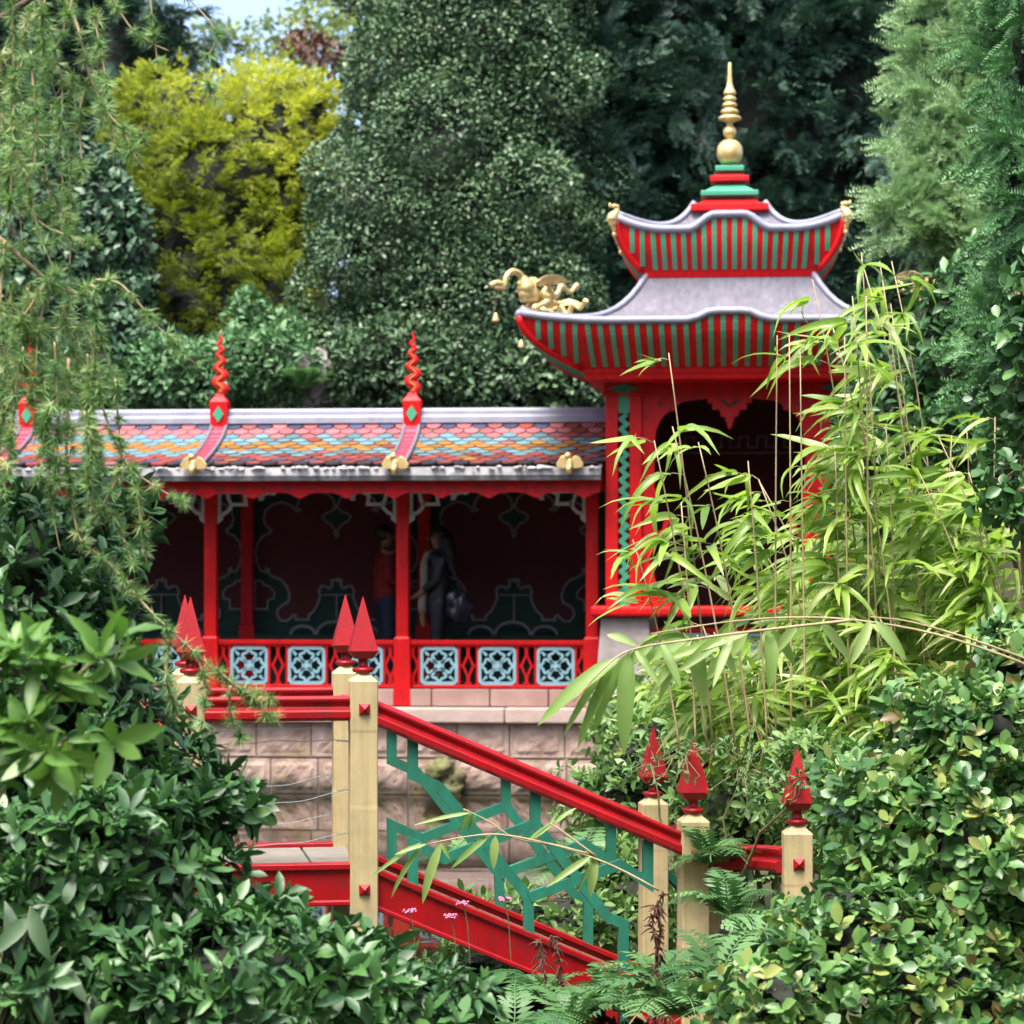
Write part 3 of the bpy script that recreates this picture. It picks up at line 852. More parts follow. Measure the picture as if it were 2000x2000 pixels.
# corner pillars: two red posts with a green chevron fret between
def pillar(cx, front_only):
    # posts
    o = None
    for dx in (-1, 1):
        mb = MB(); x = cx + dx * 0.122; mb.box(x - 0.064, x + 0.064, VF, VF + 0.14, zs1, zt)
        o2 = part('pillar_post', mb, M['red'], tow, bevel=0.008)
        o = o or o2
    mb = MB(); w = 0.055
    mb.box(cx - 0.057, cx + 0.057, VF + 0.03, VF + 0.06, 3.96, zt); mb.box(cx - 0.057, cx + 0.057, VF + 0.03, VF + 0.06, zs1, 2.16)
    zz = []
    z = 2.13; k = 0
    while z < 3.99:
        zz.append((cx + (0.034 if k % 2 else -0.034), z)); z += 0.052; k += 1
    mb.strip([(x_ * 0.9 + cx * 0.1, z_) for x_, z_ in zz], 0.046, VF + 0.03, VF + 0.06)
    part('chevron_fret', mb, M['rib_green'], o)
    # capital with a green lozenge
    mb = MB(); mb.box(cx - 0.225, cx + 0.225, VF - 0.03, VF + 0.2, 4.139, 4.165); mb.box(cx - 0.215, cx + 0.215, VF - 0.012, VF + 0.2, 4.165, 4.262)
    cap = part('capital', mb, M['red'], tow, bevel=0.004)
    mb = MB(); mb.poly([[(cx - 0.16, 4.21), (cx, 4.15), (cx + 0.16, 4.21), (cx, 4.258)]], VF - 0.035, VF - 0.01); part('lozenge', mb, M['green'], cap)
PX = TH - 0.186
for sx in (-1, 1): pillar(TC + sx * PX, True)
for sx in (-1, 1):
    mb = MB(); cx = TC + sx * (TH - 0.075); mb.box(cx - 0.07, cx + 0.07, TV + TH - 0.3, TV + TH - 0.02, zs1, 4.26); part('rear_post', mb, M['red'], tow)
    # plain side panels under the eaves, wall behind
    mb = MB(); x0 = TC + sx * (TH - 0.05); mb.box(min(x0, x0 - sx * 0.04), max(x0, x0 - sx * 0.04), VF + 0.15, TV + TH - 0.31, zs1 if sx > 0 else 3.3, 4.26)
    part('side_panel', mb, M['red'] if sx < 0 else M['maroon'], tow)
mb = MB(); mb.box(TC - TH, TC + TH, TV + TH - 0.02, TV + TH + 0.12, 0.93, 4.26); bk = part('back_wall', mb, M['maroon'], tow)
# key pattern painted on the back wall
mb = MB(); vb = TV + TH - 0.022
kp = []
for i in range(7):
    x = TC - 0.5 + i * 0.2
    kp += [(x, 3.72), (x, 3.84), (x + 0.13, 3.84), (x + 0.13, 3.76), (x + 0.07, 3.76)] if False else [(x, 3.72), (x, 3.84), (x + 0.1, 3.84), (x + 0.1, 3.72)]
mb.strip(kp, 0.02, vb - 0.01, vb); mb.strip([(TC - 0.8, 3.66), (TC + 1.0, 3.66)], 0.02, vb - 0.01, vb); part('key_pattern', mb, M['outline'], bk)
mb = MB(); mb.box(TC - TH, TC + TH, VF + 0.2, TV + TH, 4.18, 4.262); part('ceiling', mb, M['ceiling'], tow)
# front screen: red frame with a shaped opening
def tp(x, y):
    return PV.px(x, y, VF + 0.08)
cxu = tp(1425, 900)[0]
hl = [(1425, 777), (1382, 778), (1342, 783), (1328, 787), (1321, 795), (1320, 802), (1308, 804), (1296, 812), (1287, 827), (1281, 843), (1278.5, 900), (1278, 955), (1283, 955), (1284, 976),
      (1279, 985), (1280, 1050), (1286, 1050), (1280, 1073), (1271, 1085), (1270, 1104), (1278, 1112), (1278, 1126), (1287, 1154), (1304, 1169), (1316, 1174), (1316, 1183)]
hp_ = [tp(*p) for p in hl]
hole = [(p[0] - cxu, p[1]) for p in hp_]
hole = hole + [(-p[0], p[1]) for p in reversed(hole)][:-1]
hole = [(p[0] + TC, p[1]) for p in hole]
FX = TH - 0.374
outer = [(TC - FX, zs1 - 0.002), (TC + FX, zs1 - 0.002), (TC + FX, 4.26), (TC - FX, 4.26)]
mb = MB(); mb.poly([outer, hole], VF + 0.05, VF + 0.11); scr = part('front_screen', mb, M['red'], tow)
for s_ in (-1, 1):
    a = lambda x, y: (TC + s_ * (tp(x, y)[0] - cxu), tp(x, y)[1])
    mb = MB()
    mb.strip([a(1279, 1046), a(1297, 1038), a(1301, 1022), a(1309, 1016)], 0.05, VF + 0.052, VF + 0.108)
    mb.poly([[(a(1306, 1014)[0] + 0.03 * math.cos(j * math.pi / 5), a(1306, 1014)[1] + 0.03 * math.sin(j * math.pi / 5)) for j in range(10)]], VF + 0.048, VF + 0.112)
    part('hook_ornament', mb, M['red'], scr)
    mb = MB(); mb.poly([[a(1286, 787), a(1296, 788), a(1287, 797)]], VF + 0.046, VF + 0.0485); mb.poly([[a(1304, 800), a(1311, 793), a(1309, 803)]], VF + 0.046, VF + 0.0485)
    for yy in (1010, 1040, 1062, 1085):
        mb.poly([[a(1262, yy), a(1267, yy + 4), a(1262, yy + 14)]], VF + 0.046, VF + 0.0485)
    part('pierced_slot', mb, M['ceiling'], scr)
pz = [(1382, 770), (1382, 787), (1391, 788), (1391, 800), (1405, 800.5), (1408, 813), (1418, 816), (1416, 822), (1420, 824), (1420, 831), (1425, 839)]
pzz = [(tp(*p)[0] - cxu, tp(*p)[1]) for p in pz]; pzz = pzz + [(-p[0], p[1]) for p in reversed(pzz)][1:]
mb = MB(); mb.poly([[(p[0] + TC, p[1]) for p in pzz]], VF + 0.045, VF + 0.115); pe = part('pendant', mb, M['red'], scr)
sl = [(1405, 780), (1412, 780), (1425, 790), (1438, 780), (1445, 780), (1432, 794), (1425, 797), (1418, 794)]
mb = MB(); mb.poly([[(tp(*p)[0] - cxu + TC, tp(*p)[1]) for p in sl]], VF + 0.041, VF + 0.044); part('pierced_slot', mb, M['ceiling'], scr)
# low railing under the sill
mb = MB(); mb.box(TC - 0.8, TC + 0.8, VF + 0.03, VF + 0.09, 1.72, 1.76); mb.box(TC - 0.8, TC + 0.8, VF + 0.03, VF + 0.09, 1.275, 1.31)
rl = part('railing', mb, M['red'], tow)
for k in range(-2, 3):
    part('fret_panel', PM, None, rl, loc=(TC + k * 0.34, VF + 0.06, 1.515), scl=(0.8, 0.8, 0.95))
    mb = MB(); mb.box(TC + k * 0.34 + 0.155, TC + k * 0.34 + 0.185, VF + 0.035, VF + 0.085, 1.31, 1.72); part('baluster', mb, M['red'], rl)

# curved eaves
def eoff(t, bulge, tip, w0, w1):
    a = abs(t)
    b = bulge * (1 - sstep(w0, w1, np.array(a))) if bulge else 0
    e = tip * (max(0, a - 0.55) / 0.45) ** 2
    return float(b) + e
SIDES = [((1, 0), (0, -1)), ((0, 1), (1, 0)), ((-1, 0), (0, 1)), ((0, -1), (-1, 0))]   # along, outward
TVR, KV = TV - 0.79, 0.62           # roofs are shallower than wide
def cove(zi, hi, ze, he, bulge, tip, w0, w1, nrib, name, ribw):
    mb = MB(); S, T = 10, 40
    def pt(side, s, x, out=0.0, extra=0.0):
        al, ow = SIDES[side]
        w = hi + (he - hi) * math.sin(s * math.pi / 2) + out
        t = x / max(w, 1e-6)
        z = zi + (ze - zi) * s + eoff(max(-1, min(1, t)), bulge, tip, w0, w1) * s * s + extra
        return (TC + al[0] * x + ow[0] * w, TVR + KV * (al[1] * x + ow[1] * w), z)
    for sd in range(4):
        vs = []
        for i in range(S + 1):
            s = i / S; w = hi + (he - hi) * math.sin(s * math.pi / 2)
            for j in range(T + 1):
                vs.append(pt(sd, s, w * (2 * j / T - 1)))
        mb.add(vs, [(i * (T + 1) + j, i * (T + 1) + j + 1, (i + 1) * (T + 1) + j + 1, (i + 1) * (T + 1) + j) for i in range(S) for j in range(T)])
    cv = part(name, mb, M['red'], tow, smooth=True)
    pitch = 2 * he / nrib
    for sd in range(4):
        for k in range(nrib):
            x = -he + pitch * (k + 0.5)
            wmin = abs(x) + ribw + 0.02
            smin = 0.03 if wmin < hi else (math.asin(min(1, (wmin - hi) / (he - hi))) * 2 / math.pi)
            if smin > 0.85: continue
            m1 = MB(); vs = []; n = 7
            for i in range(n + 1):
                s = smin + (0.995 - smin) * i / n
                xx = x * (0.965 + 0.035 * s) if wmin < hi else x
                for (dx, out) in ((-ribw / 2, 0.0), (-ribw / 2, 0.012), (ribw / 2, 0.012), (ribw / 2, 0.0)):
                    vs.append(pt(sd, s, xx + dx, out, -0.004 if out else 0))
            m1.add(vs, [(i * 4 + a, i * 4 + a + 1, (i + 1) * 4 + a + 1, (i + 1) * 4 + a) for i in range(n) for a in range(3)] + [(0, 1, 2, 3), (n * 4 + 3, n * 4 + 2, n * 4 + 1, n * 4)])
            part('rib', m1, M['rib_green'], cv)
    for sd in range(4):
        m1 = MB(); pts = []
        for i in range(S + 1):
            s = i / S; w = hi + (he - hi) * math.sin(s * math.pi / 2); pts.append(pt(sd, s, -w))
        m1.tube(pts, 0.04, 8); part('hip_board', m1, M['red'], cv, smooth=True)
    # lead roll on the edge
    m1 = MB(); loop = []
    for sd in range(4):
        for j in range(T): loop.append(pt(sd, 1, he * (2 * j / T - 1), 0.015, 0.03))
    loop.append(loop[0])
    m1.tube(loop, 0.04, 8); part('lead_edge', m1, M['lead_edge'], cv, smooth=True)
    return pt
def toproof(ze, he, zt_, ht, p, bulge, tip, w0, w1, name):
    mb = MB(); S, T = 16, 40
    def pt(side, s, t):
        al, ow = SIDES[side]; w = he + (ht - he) * s
        z = ze + (zt_ - ze) * s ** p + eoff(t, bulge, tip, w0, w1) * (1 - s) ** 2
        return (TC + al[0] * w * t + ow[0] * w, TVR + KV * (al[1] * w * t + ow[1] * w), z)
    for sd in range(4):
        vs = [pt(sd, i / S, 2 * j / T - 1) for i in range(S + 1) for j in range(T + 1)]
        mb.add(vs, [(i * (T + 1) + j, i * (T + 1) + j + 1, (i + 1) * (T + 1) + j + 1, (i + 1) * (T + 1) + j) for i in range(S) for j in range(T)])
    rf = part(name, mb, M['lead'], tow, smooth=True)
    for sd in range(4):
        m1 = MB(); m1.tube([Vector(pt(sd, i / S, -1)) + Vector((0, 0, 0.012)) for i in range(S + 1)], 0.032, 8); part('hip_roll', m1, M['lead_edge'], rf, smooth=True)
Z1i, H1i, Z1e, H1e = 4.385, 1.487, 4.80, 2.08
mb = MB(); mb.frus(TC, TVR, [(z, h, h * KV) for z, h in [(4.263, 1.36), (4.275, 1.44), (4.325, 1.455), (4.335, 1.48), (4.384, 1.495)]]); part('eaves_beam', mb, M['red'], tow)
pt1 = cove(Z1i, H1i, Z1e, H1e, 0.085, 0.085, 0.075, 0.19, 34, 'lower_cove', 0.046)
toproof(Z1e + 0.05, H1e - 0.01, 5.36, 0.845, 4.6, 0.085, 0.085, 0.075, 0.19, 'lower_roof')
Z2i, H2i, Z2e, H2e = 5.40, 0.90, 5.775, 1.14
mb = MB(); mb.frus(TC, TVR, [(z, h, h * KV) for z, h in [(5.325, 0.80), (5.33, 0.87), (5.355, 0.885), (5.40, 0.905)]]); part('upper_beam', mb, M['red'], tow)
pt2 = cove(Z2i, H2i, Z2e, H2e, 0.145, 0.135, 0.13, 0.36, 22, 'upper_cove', 0.046)
toproof(Z2e + 0.05, H2e - 0.01, 6.13, 0.36, 4.5, 0.145, 0.135, 0.13, 0.36, 'upper_roof')
# stacked square tiers and gilded finial
fz = lambda y: CAMZ + (1110 - y) / 188.4
q = 1 / 188.4
for (m_, lv) in (('red', [(421, 62), (418, 74), (417.5, 75), (405, 75), (404.5, 70), (401, 58), (392.5, 44)]), ('rib_green', [(392, 40), (387.5, 52), (387, 56), (377, 56), (376.5, 46), (362.7, 27)]),
                 ('red', [(362.5, 24), (357.5, 34), (357, 38), (346, 38), (345.5, 28), (340, 20)]), ('rib_green', [(339.8, 17), (336, 25), (335.7, 28), (325.5, 28), (325, 25)])):
    mb = MB(); mb.frus(TC, TVR, [(fz(y), h * q, h * q * 0.85) for y, h in lv]); part('roof_tier', mb, M[m_], tow, bevel=0.008, seg=2)
mb = MB()
pf = [(326, 7), (320, 7), (319.5, 14), (316, 19), (308, 24), (297, 25.5), (286, 24), (278, 19), (273, 12), (271.5, 6), (269, 6), (267, 9), (262, 12.5), (256, 13), (250, 11.5), (246, 7), (243, 5), (238, 8), (235, 16), (233, 22), (230, 23), (227, 21),
      (224, 14), (222.5, 10), (221, 15), (218.5, 18.5), (214, 16), (210, 9), (208.5, 9), (207, 13), (204.5, 15), (201, 13), (198.5, 8), (197, 8), (195, 12), (192, 13.2), (188.5, 11), (186.5, 7), (184.5, 8), (183, 12), (181, 12.4), (177, 11), (170, 7.5), (160, 5), (145, 4), (130, 3.5), (122, 2.8), (120.5, 1)]
mb.lathe(TC, TVR, [(fz(y), r * q) for y, r in pf], 24); part('gilded_finial', mb, M['gold'], tow, smooth=True)

# gilded dragons on the lower corners, each holding a bell
def smooth_path(pts, n=5):
    out = []
    for i in range(len(pts) - 1):
        p0, p1, p2, p3 = pts[max(i - 1, 0)], pts[i], pts[i + 1], pts[min(i + 2, len(pts) - 1)]
        for k in range(n):
            t = k / n
            out.append(tuple(0.5 * ((2 * b) + (-a + c) * t + (2 * a - 5 * b + 4 * c - d) * t * t + (-a + 3 * b - 3 * c + d) * t ** 3) for a, b, c, d in zip(p0, p1, p2, p3)))
    out.append(tuple(pts[-1])); return out
def dragon(sx, sy):
    c = (TC + sx * H1e, TVR + sy * H1e * KV); base = Z1e + 0.085
    yaw = math.atan2(sy, sx)
    root = None
    D = 1305.0
    def L(x, y, side=0.0):
        return (-(x - 430) / D * 1.30, side, -(y - 500) / D + 0.13)      # +x points outwards
    def mk(name, mb, m_, par, **k):
        o = part(name, mb, m_, par, smooth=True, **k); return o
    mb = MB()
    mb.tube(smooth_path([L(150, 310), L(235, 300), L(250, 200), L(310, 115), L(385, 105), L(455, 160), L(500, 260), L(540, 360), L(640, 400), L(740, 360), L(790, 270)]),
            [0.022] * 6 + [0.026] * 5 + [0.028] * 5 + [0.03] * 5 + [0.032] * 5 + [0.045, 0.055, 0.065, 0.075, 0.085] + [0.09, 0.09, 0.088, 0.084, 0.08] + [0.075, 0.07, 0.066, 0.06, 0.055] + [0.05, 0.045, 0.04, 0.038, 0.036] + [0.034, 0.032, 0.03, 0.03, 0.03, 0.03], 10)
    mb.ell(L(560, 380), (0.13, 0.08, 0.10))
    mb.tube(smooth_path([L(750, 220), L(770, 210), L(820, 300), L(890, 385), L(940, 330), L(980, 240), L(1030, 260), L(1100, 305), L(1150, 260), L(1180, 215), L(1240, 220)]),
            [0.036] * 10 + [0.034] * 10 + [0.03] * 10 + [0.024] * 10 + [0.022] * 5 + [0.03, 0.032, 0.03, 0.02, 0.012, 0.006], 8)
    body = mk('dragon', mb, M['gold'], tow, loc=(c[0], c[1], base), rot=(0, 0, yaw))
    mb = MB(); mb.ell(L(150, 275), (0.075, 0.035, 0.032)); mb.ell(L(80, 300), (0.035, 0.03, 0.03)); mb.ell(L(170, 335), (0.08, 0.028, 0.022))
    mk('head', mb, M['gold'], body)
    for s_ in (-1, 1):
        w = MB(); n = 6; vs = []
        top = [(580, 230), (620, 170), (680, 130), (760, 120), (840, 150), (900, 190), (930, 215)]
        bot = [(600, 260), (640, 270), (700, 250), (740, 240), (790, 235), (840, 230), (900, 225)]
        for i in range(7):
            a = L(*top[i], s_ * (0.10 + 0.02 * i)); b = L(*bot[i], s_ * 0.05)
            vs += [a, b, (b[0], b[1] - s_ * 0.02, b[2]), (a[0], a[1] - s_ * 0.02, a[2])]
        w.add(vs, [(i * 4 + k, i * 4 + (k + 1) % 4, (i + 1) * 4 + (k + 1) % 4, (i + 1) * 4 + k) for i in range(6) for k in range(4)] + [(0, 3, 2, 1), (24, 25, 26, 27)])
        part('wing', w, M['gold'], body, bevel=0.006)
        lg = MB(); lg.tube(smooth_path([L(690, 370, s_ * 0.05), L(740, 440, s_ * 0.08), L(680, 500, s_ * 0.09), L(600, 540, s_ * 0.09)]), [0.05] * 5 + [0.035] * 5 + [0.026] * 6, 8)
        lg.ell(L(570, 570, s_ * 0.09), (0.05, 0.035, 0.045)); mk('leg', lg, M['gold'], body)
    mb = MB(); mb.ell(L(425, 255), (0.025, 0.02, 0.03)); mk('crest', mb, M['gold'], body)
    mb = MB(); a = L(120, 350); mb.tube([a, (a[0], 0, a[2] - 0.24)], 0.005, 5)
    mk('bell_chain', mb, M['rust'], body)
    mb = MB(); mb.lathe(a[0], 0, [(a[2] - 0.325, 0.036), (a[2] - 0.31, 0.038), (a[2] - 0.27, 0.022), (a[2] - 0.245, 0.012), (a[2] - 0.235, 0.004)], 12); mk('bell', mb, M['gold'], body)
for sx in (-1, 1):
    for sy in (-1, 1): dragon(sx, sy)
# small gilded beasts on the upper corners
for sx in (-1, 1):
    for sy in (-1, 1):
        yaw = math.atan2(sy, sx); cx, cy = TC + sx * H2e, TVR + sy * H2e * KV; b0 = Z2e + 0.135
        D = 9.66 * 193
        L = lambda x, y: (-(x - 235) / D * 1.15, 0, -(y - 330) / D)
        mb = MB()
        mb.tube(smooth_path([L(215, 80), L(235, 110), L(230, 170), L(190, 230), L(140, 280), L(125, 360), L(150, 460), L(175, 560), L(185, 610)]), [0.03] * 5 + [0.028] * 5 + [0.034] * 5 + [0.045] * 5 + [0.052] * 5 + [0.04] * 5 + [0.026] * 5 + [0.018] * 6, 9)
        mb.ell(L(180, 620), (0.025, 0.022, 0.028)); mb.ell(L(215, 330), (0.04, 0.04, 0.04))
        o = part('gilded_beast', mb, M['gold'], tow, smooth=True, loc=(cx, cy, b0), rot=(0, 0, yaw))
        mb = MB(); mb.ell(L(190, 85), (0.038, 0.026, 0.024)); mb.ell(L(110, 90), (0.034, 0.018, 0.014)); mb.ell(L(88, 68), (0.016, 0.014, 0.018)); part('head', mb, M['gold'], o, smooth=True)
# ------------------------------------------------------------------ footbridge
bri = thing_frame('footbridge', 'small arched red footbridge with cream posts and green fretwork over the pond', 'bridge', BR)
BW = 0.95
UL, UR = -0.836, 1.65
ZRT = 1.7475                       # top of the level handrail
ZRB = BR.px(1327, 1634, 0)[1]      # top of the handrail at the foot
RH = 0.118
DROP = ZRT - ZRB
SLO = DROP / UR
RP_ = [(-0.035, .118), (0.035, .118), (0.046, .108), (0.044, .094), (0.032, .083), (0.027, .070), (0.032, .060), (0.058, .052), (0.064, .046), (0.064, .016), (0.054, 0), (-0.054, 0), (-0.064, .016), (-0.064, .046), (-0.058, .052), (-0.032, .060), (-0.027, .070), (-0.032, .083), (-0.044, .094), (-0.046, .108)]
def post(u, v, zsh, zb, hw=0.0675, kind=0, studs=(), rz=0.0, studface=-1):
    q = hw / 27.0      # metres per pixel of the traced post
    mb = MB()
    ch = 0.006
    mb.frus(0, 0, [(zb, hw - ch), (zb + 0.30, hw - ch), (zb + 0.31, hw), (zb + 0.5, hw)] if False else [(zb, hw), (zsh - 0.62 if zsh - 0.62 > zb + 0.1 else zb + 0.1, hw), (zsh - 0.6 if zsh - 0.62 > zb + 0.1 else zb + 0.12, hw - 0.0015), (zsh - 0.25, hw - 0.0015), (zsh - 0.235, hw), (zsh, hw), (zsh + 0.006, hw - 0.004), (zsh + 0.018, hw * 0.72), (zsh + 0.034, hw * 0.50), (zsh + 0.046, hw * 0.42)])
    p = part('post', mb, M['cream'], bri, bevel=0.005, loc=(u, v, 0), rot=(0, 0, rz))
    z = zsh + 0.040
    mb = MB()
    mb.lathe(0, 0, [(z, 0.4 * hw), (z + 0.004, 0.7 * hw), (z + 0.012, 0.79 * hw), (z + 0.024, 0.75 * hw), (z + 0.030, 0.5 * hw), (z + 0.032, 0.36 * hw), (z + 0.070, 0.34 * hw), (z + 0.078, 0.5 * hw)], 16)
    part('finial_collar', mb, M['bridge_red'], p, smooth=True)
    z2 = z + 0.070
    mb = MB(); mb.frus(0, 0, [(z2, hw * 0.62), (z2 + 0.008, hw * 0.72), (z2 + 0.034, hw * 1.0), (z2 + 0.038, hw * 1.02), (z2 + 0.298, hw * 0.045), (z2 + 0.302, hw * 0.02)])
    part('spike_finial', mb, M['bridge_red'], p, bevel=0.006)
    for zs in studs:
        for sg in (-1, 1):
            mb = MB(); h = 0.026
            mb.add([(-h, sg * hw, zs - h), (h, sg * hw, zs - h), (h, sg * hw, zs + h), (-h, sg * hw, zs + h), (-h, sg * (hw + 0.008), zs - h), (h, sg * (hw + 0.008), zs - h), (h, sg * (hw + 0.008), zs + h), (-h, sg * (hw + 0.008), zs + h), (0, sg * (hw + 0.030), zs)],
                   [(0, 1, 5, 4), (1, 2, 6, 5), (2, 3, 7, 6), (3, 0, 4, 7), (4, 5, 8), (5, 6, 8), (6, 7, 8), (7, 4, 8), (3, 2, 1, 0)])
            part('stud', mb, M['bridge_red'], p)
    return p
ZSH = ZRT + 0.072
for v in (0, BW):
    for u in (UL, 0.0):
        post(u, v, ZSH, -0.5, studs=(BR.px(709, 1385, -0.07)[1], BR.px(709, 1738, -0.07)[1]))
    for u in (UR, UL - UR):
        post(u, v, BR.px(1355, 1604, 0)[1], -0.2, hw=0.070, studs=(BR.px(1355, 1672, -0.07)[1] if v == 0 else 0.97,))
# flared end rails
P4 = BR.loc(P(1557, 1660, 12.18)); P3 = BR.loc(P(1383, 1560, 14.5))
end_posts = [(P4, 12.18, 1625, 1.0), (P3, 14.5, 1542, 1.0)]
zsh4 = BR.px(1355, 1604, 0)[1]
post(P4.x, P4.y, zsh4, -0.1, hw=0.068, studs=(CAMZ - (1687 - 1110) / F * 12.12,), rz=-BR.a)
post(P3.x, P3.y, zsh4 + 0.02, -0.1, hw=0.068, studs=(0.95,), rz=-BR.a)
post(UL - UR - 0.35, -0.55, zsh4, -0.1, hw=0.068, rz=-BR.a)
# hand rails
for v in (0, BW):
    for (a, b) in (((UL + 0.06, ZRT), (-0.06, ZRT)), ((0.06, ZRT - 0.06 * SLO), (UR - 0.06, ZRB + 0.06 * SLO)), ((UL - UR + 0.06, ZRB + 0.06 * SLO), (UL - 0.06, ZRT - 0.06 * SLO))):
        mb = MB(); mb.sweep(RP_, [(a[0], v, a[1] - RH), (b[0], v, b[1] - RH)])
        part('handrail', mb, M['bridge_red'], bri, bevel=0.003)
def flare(p0, p1, ctrl):
    mb = MB(); pts = []
    for k in range(13):
        t = k / 12
        x = (1 - t) ** 2 * p0[0] + 2 * t * (1 - t) * ctrl[0] + t * t * p1[0]; y = (1 - t) ** 2 * p0[1] + 2 * t * (1 - t) * ctrl[1] + t * t * p1[1]
        z = ZRB - RH - 0.055 * (1 - t)
        pts.append((x, y, z))
    mb.sweep(RP_, pts); part('flared_handrail', mb, M['bridge_red'], bri)
    # curved green rail below
    mb = MB(); mb.sweep([(-0.018, 0), (0.018, 0), (0.018, 0.05), (-0.018, 0.05)], [(p[0], p[1], p[2] - 0.34 + 0.20 * abs(2 * k / 12 - 1) ** 1.5) for k, p in enumerate(pts)])
    part('flared_fret_bar', mb, M['green'], bri)
flare((UR + 0.06, 0), (P4.x - 0.03, P4.y + 0.05), (UR + 0.34, -0.10 + P4.y * 0.0))
flare((UR + 0.06, BW), (P3.x - 0.03, P3.y - 0.05), (UR + 0.34, BW + 0.12))
# stringers
SH = 0.205; ZD = BR.px(709, 1687, -0.05)[1]
for v in (0, BW):
    for (a, b) in (((UL + 0.05, ZD), (-0.05, ZD)), ((0.05, ZD - 0.05 * SLO), (UR + 0.1, ZD - (UR + 0.1) * SLO)), ((UL - UR - 0.1, ZD - (UR + 0.1) * SLO), (UL - 0.05, ZD - 0.05 * SLO))):
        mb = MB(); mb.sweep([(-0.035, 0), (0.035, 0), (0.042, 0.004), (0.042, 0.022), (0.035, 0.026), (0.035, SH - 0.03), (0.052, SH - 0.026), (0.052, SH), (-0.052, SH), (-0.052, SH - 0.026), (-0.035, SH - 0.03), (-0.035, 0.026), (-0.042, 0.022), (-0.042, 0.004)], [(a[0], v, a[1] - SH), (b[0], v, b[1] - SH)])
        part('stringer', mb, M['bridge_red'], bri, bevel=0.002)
# deck boards
x = UL - 0.02
for k, w in enumerate((0.25, 0.37, 0.235)):
    mb = MB(); mb.box(x + 0.006, x + w - 0.006, 0.056, BW - 0.056, ZD - 0.06, ZD - 0.018)
    part('deck_board', mb, M['plank'], bri, bevel=0.004); x += w
for sg in (1, -1):
    n = 12
    for k in range(n):
        d0, d1 = UR * k / n, UR * (k + 1) / n - 0.008
        u0, u1 = (d0, d1) if sg > 0 else (UL - d0, UL - d1)
        z0, z1 = ZD - 0.055 - d0 * SLO, ZD - 0.055 - d1 * SLO
        vs = [(u0, 0.056, z0), (u1, 0.056, z1), (u1, BW - 0.056, z1), (u0, BW - 0.056, z0)]
        mb = MB(); mb.add([(p[0], p[1], p[2] - 0.03) for p in vs] + vs, [(0, 3, 2, 1), (4, 5, 6, 7), (0, 1, 5, 4), (1, 2, 6, 5), (2, 3, 7, 6), (3, 0, 4, 7)])
        part('ramp_board', mb, M['tread'], bri)
# green fretwork on the ramps
LAT = [[(806, 1428), (806, 1514), (858, 1537), (1031, 1752), (1033, 1830)], [(806, 1730), (806, 1648), (868, 1677), (1045, 1608), (1045, 1545)], [(1045, 1608), (1185, 1790), (1217, 1804), (1217, 1900)], [(1033, 1752), (1210, 1688), (1265, 1724), (1265, 1640)]]
th = 0.019
for side, v in ((1, 0), (1, BW), (-1, 0), (-1, BW)):
    for k, pl in enumerate(LAT):
        pts = []
        for (x, y) in pl:
            u, z = BR.px(x, y, 0)
            pts.append((u if side > 0 else UL - u, z))
        t2 = th + 0.0012 * k
        mb = MB(); mb.strip(pts, 0.050, v - t2, v + t2)
        part('fret_bar', mb, M['green'], bri)
# wires strung across the level bay, with eye bolts
WY = [(1388, 0.01, 1448), (1546, -0.035, 1538), (1627, -0.02, 1623)]
def wirez(y): return BR.px(690, y, 0)[1]
for v, dy in ((0, 0), (BW, -0.0)):
    for (yy, sag) in ((1447, 0.012), (1538, -0.05), (1624, -0.035)):
        z1 = wirez(yy); z0 = z1 - (0.02 if sag > 0 else 0.045)
        pts = []
        for k in range(15):
            t = k / 14; pts.append((UL + 0.075 + (-0.105 - UL) * t - 0.0, v, z0 + (z1 - z0) * t + sag * math.sin(t * math.pi) * (1.2 - 0.4 * t) + 0.004 * math.sin(t * 17)))
        mb = MB(); mb.tube(pts, 0.0022, 5); w_ = part('wire', mb, M['wire'], bri)
        tw = [(pts[-1][0] - 0.10 + 0.1 * k / 20, v + 0.004 * math.sin(k * 1.6), pts[-2][2] + (pts[-1][2] - pts[-2][2]) * k / 20 + 0.004 * math.cos(k * 1.6)) for k in range(21)]
        mb = MB(); mb.tube(tw, 0.002, 4); part('wire_twist', mb, M['wire'], w_)
        e = pts[-1]; ring = [(e[0] + 0.014 + 0.014 * math.cos(a), v, e[2] + 0.014 * math.sin(a)) for a in [j * math.pi / 8 for j in range(17)]]
        mb = MB(); mb.tube(ring, 0.003, 5); mb.tube([(e[0] + 0.028, v, e[2]), (e[0] + 0.045, v, e[2])], 0.004, 5); part('eye_bolt', mb, M['rust'], w_)
        e = pts[0]; mb = MB(); mb.ell((e[0], v, e[2]), (0.02, 0.012, 0.012), 8, 5); part('eye_bolt', mb, M['rust'], w_)
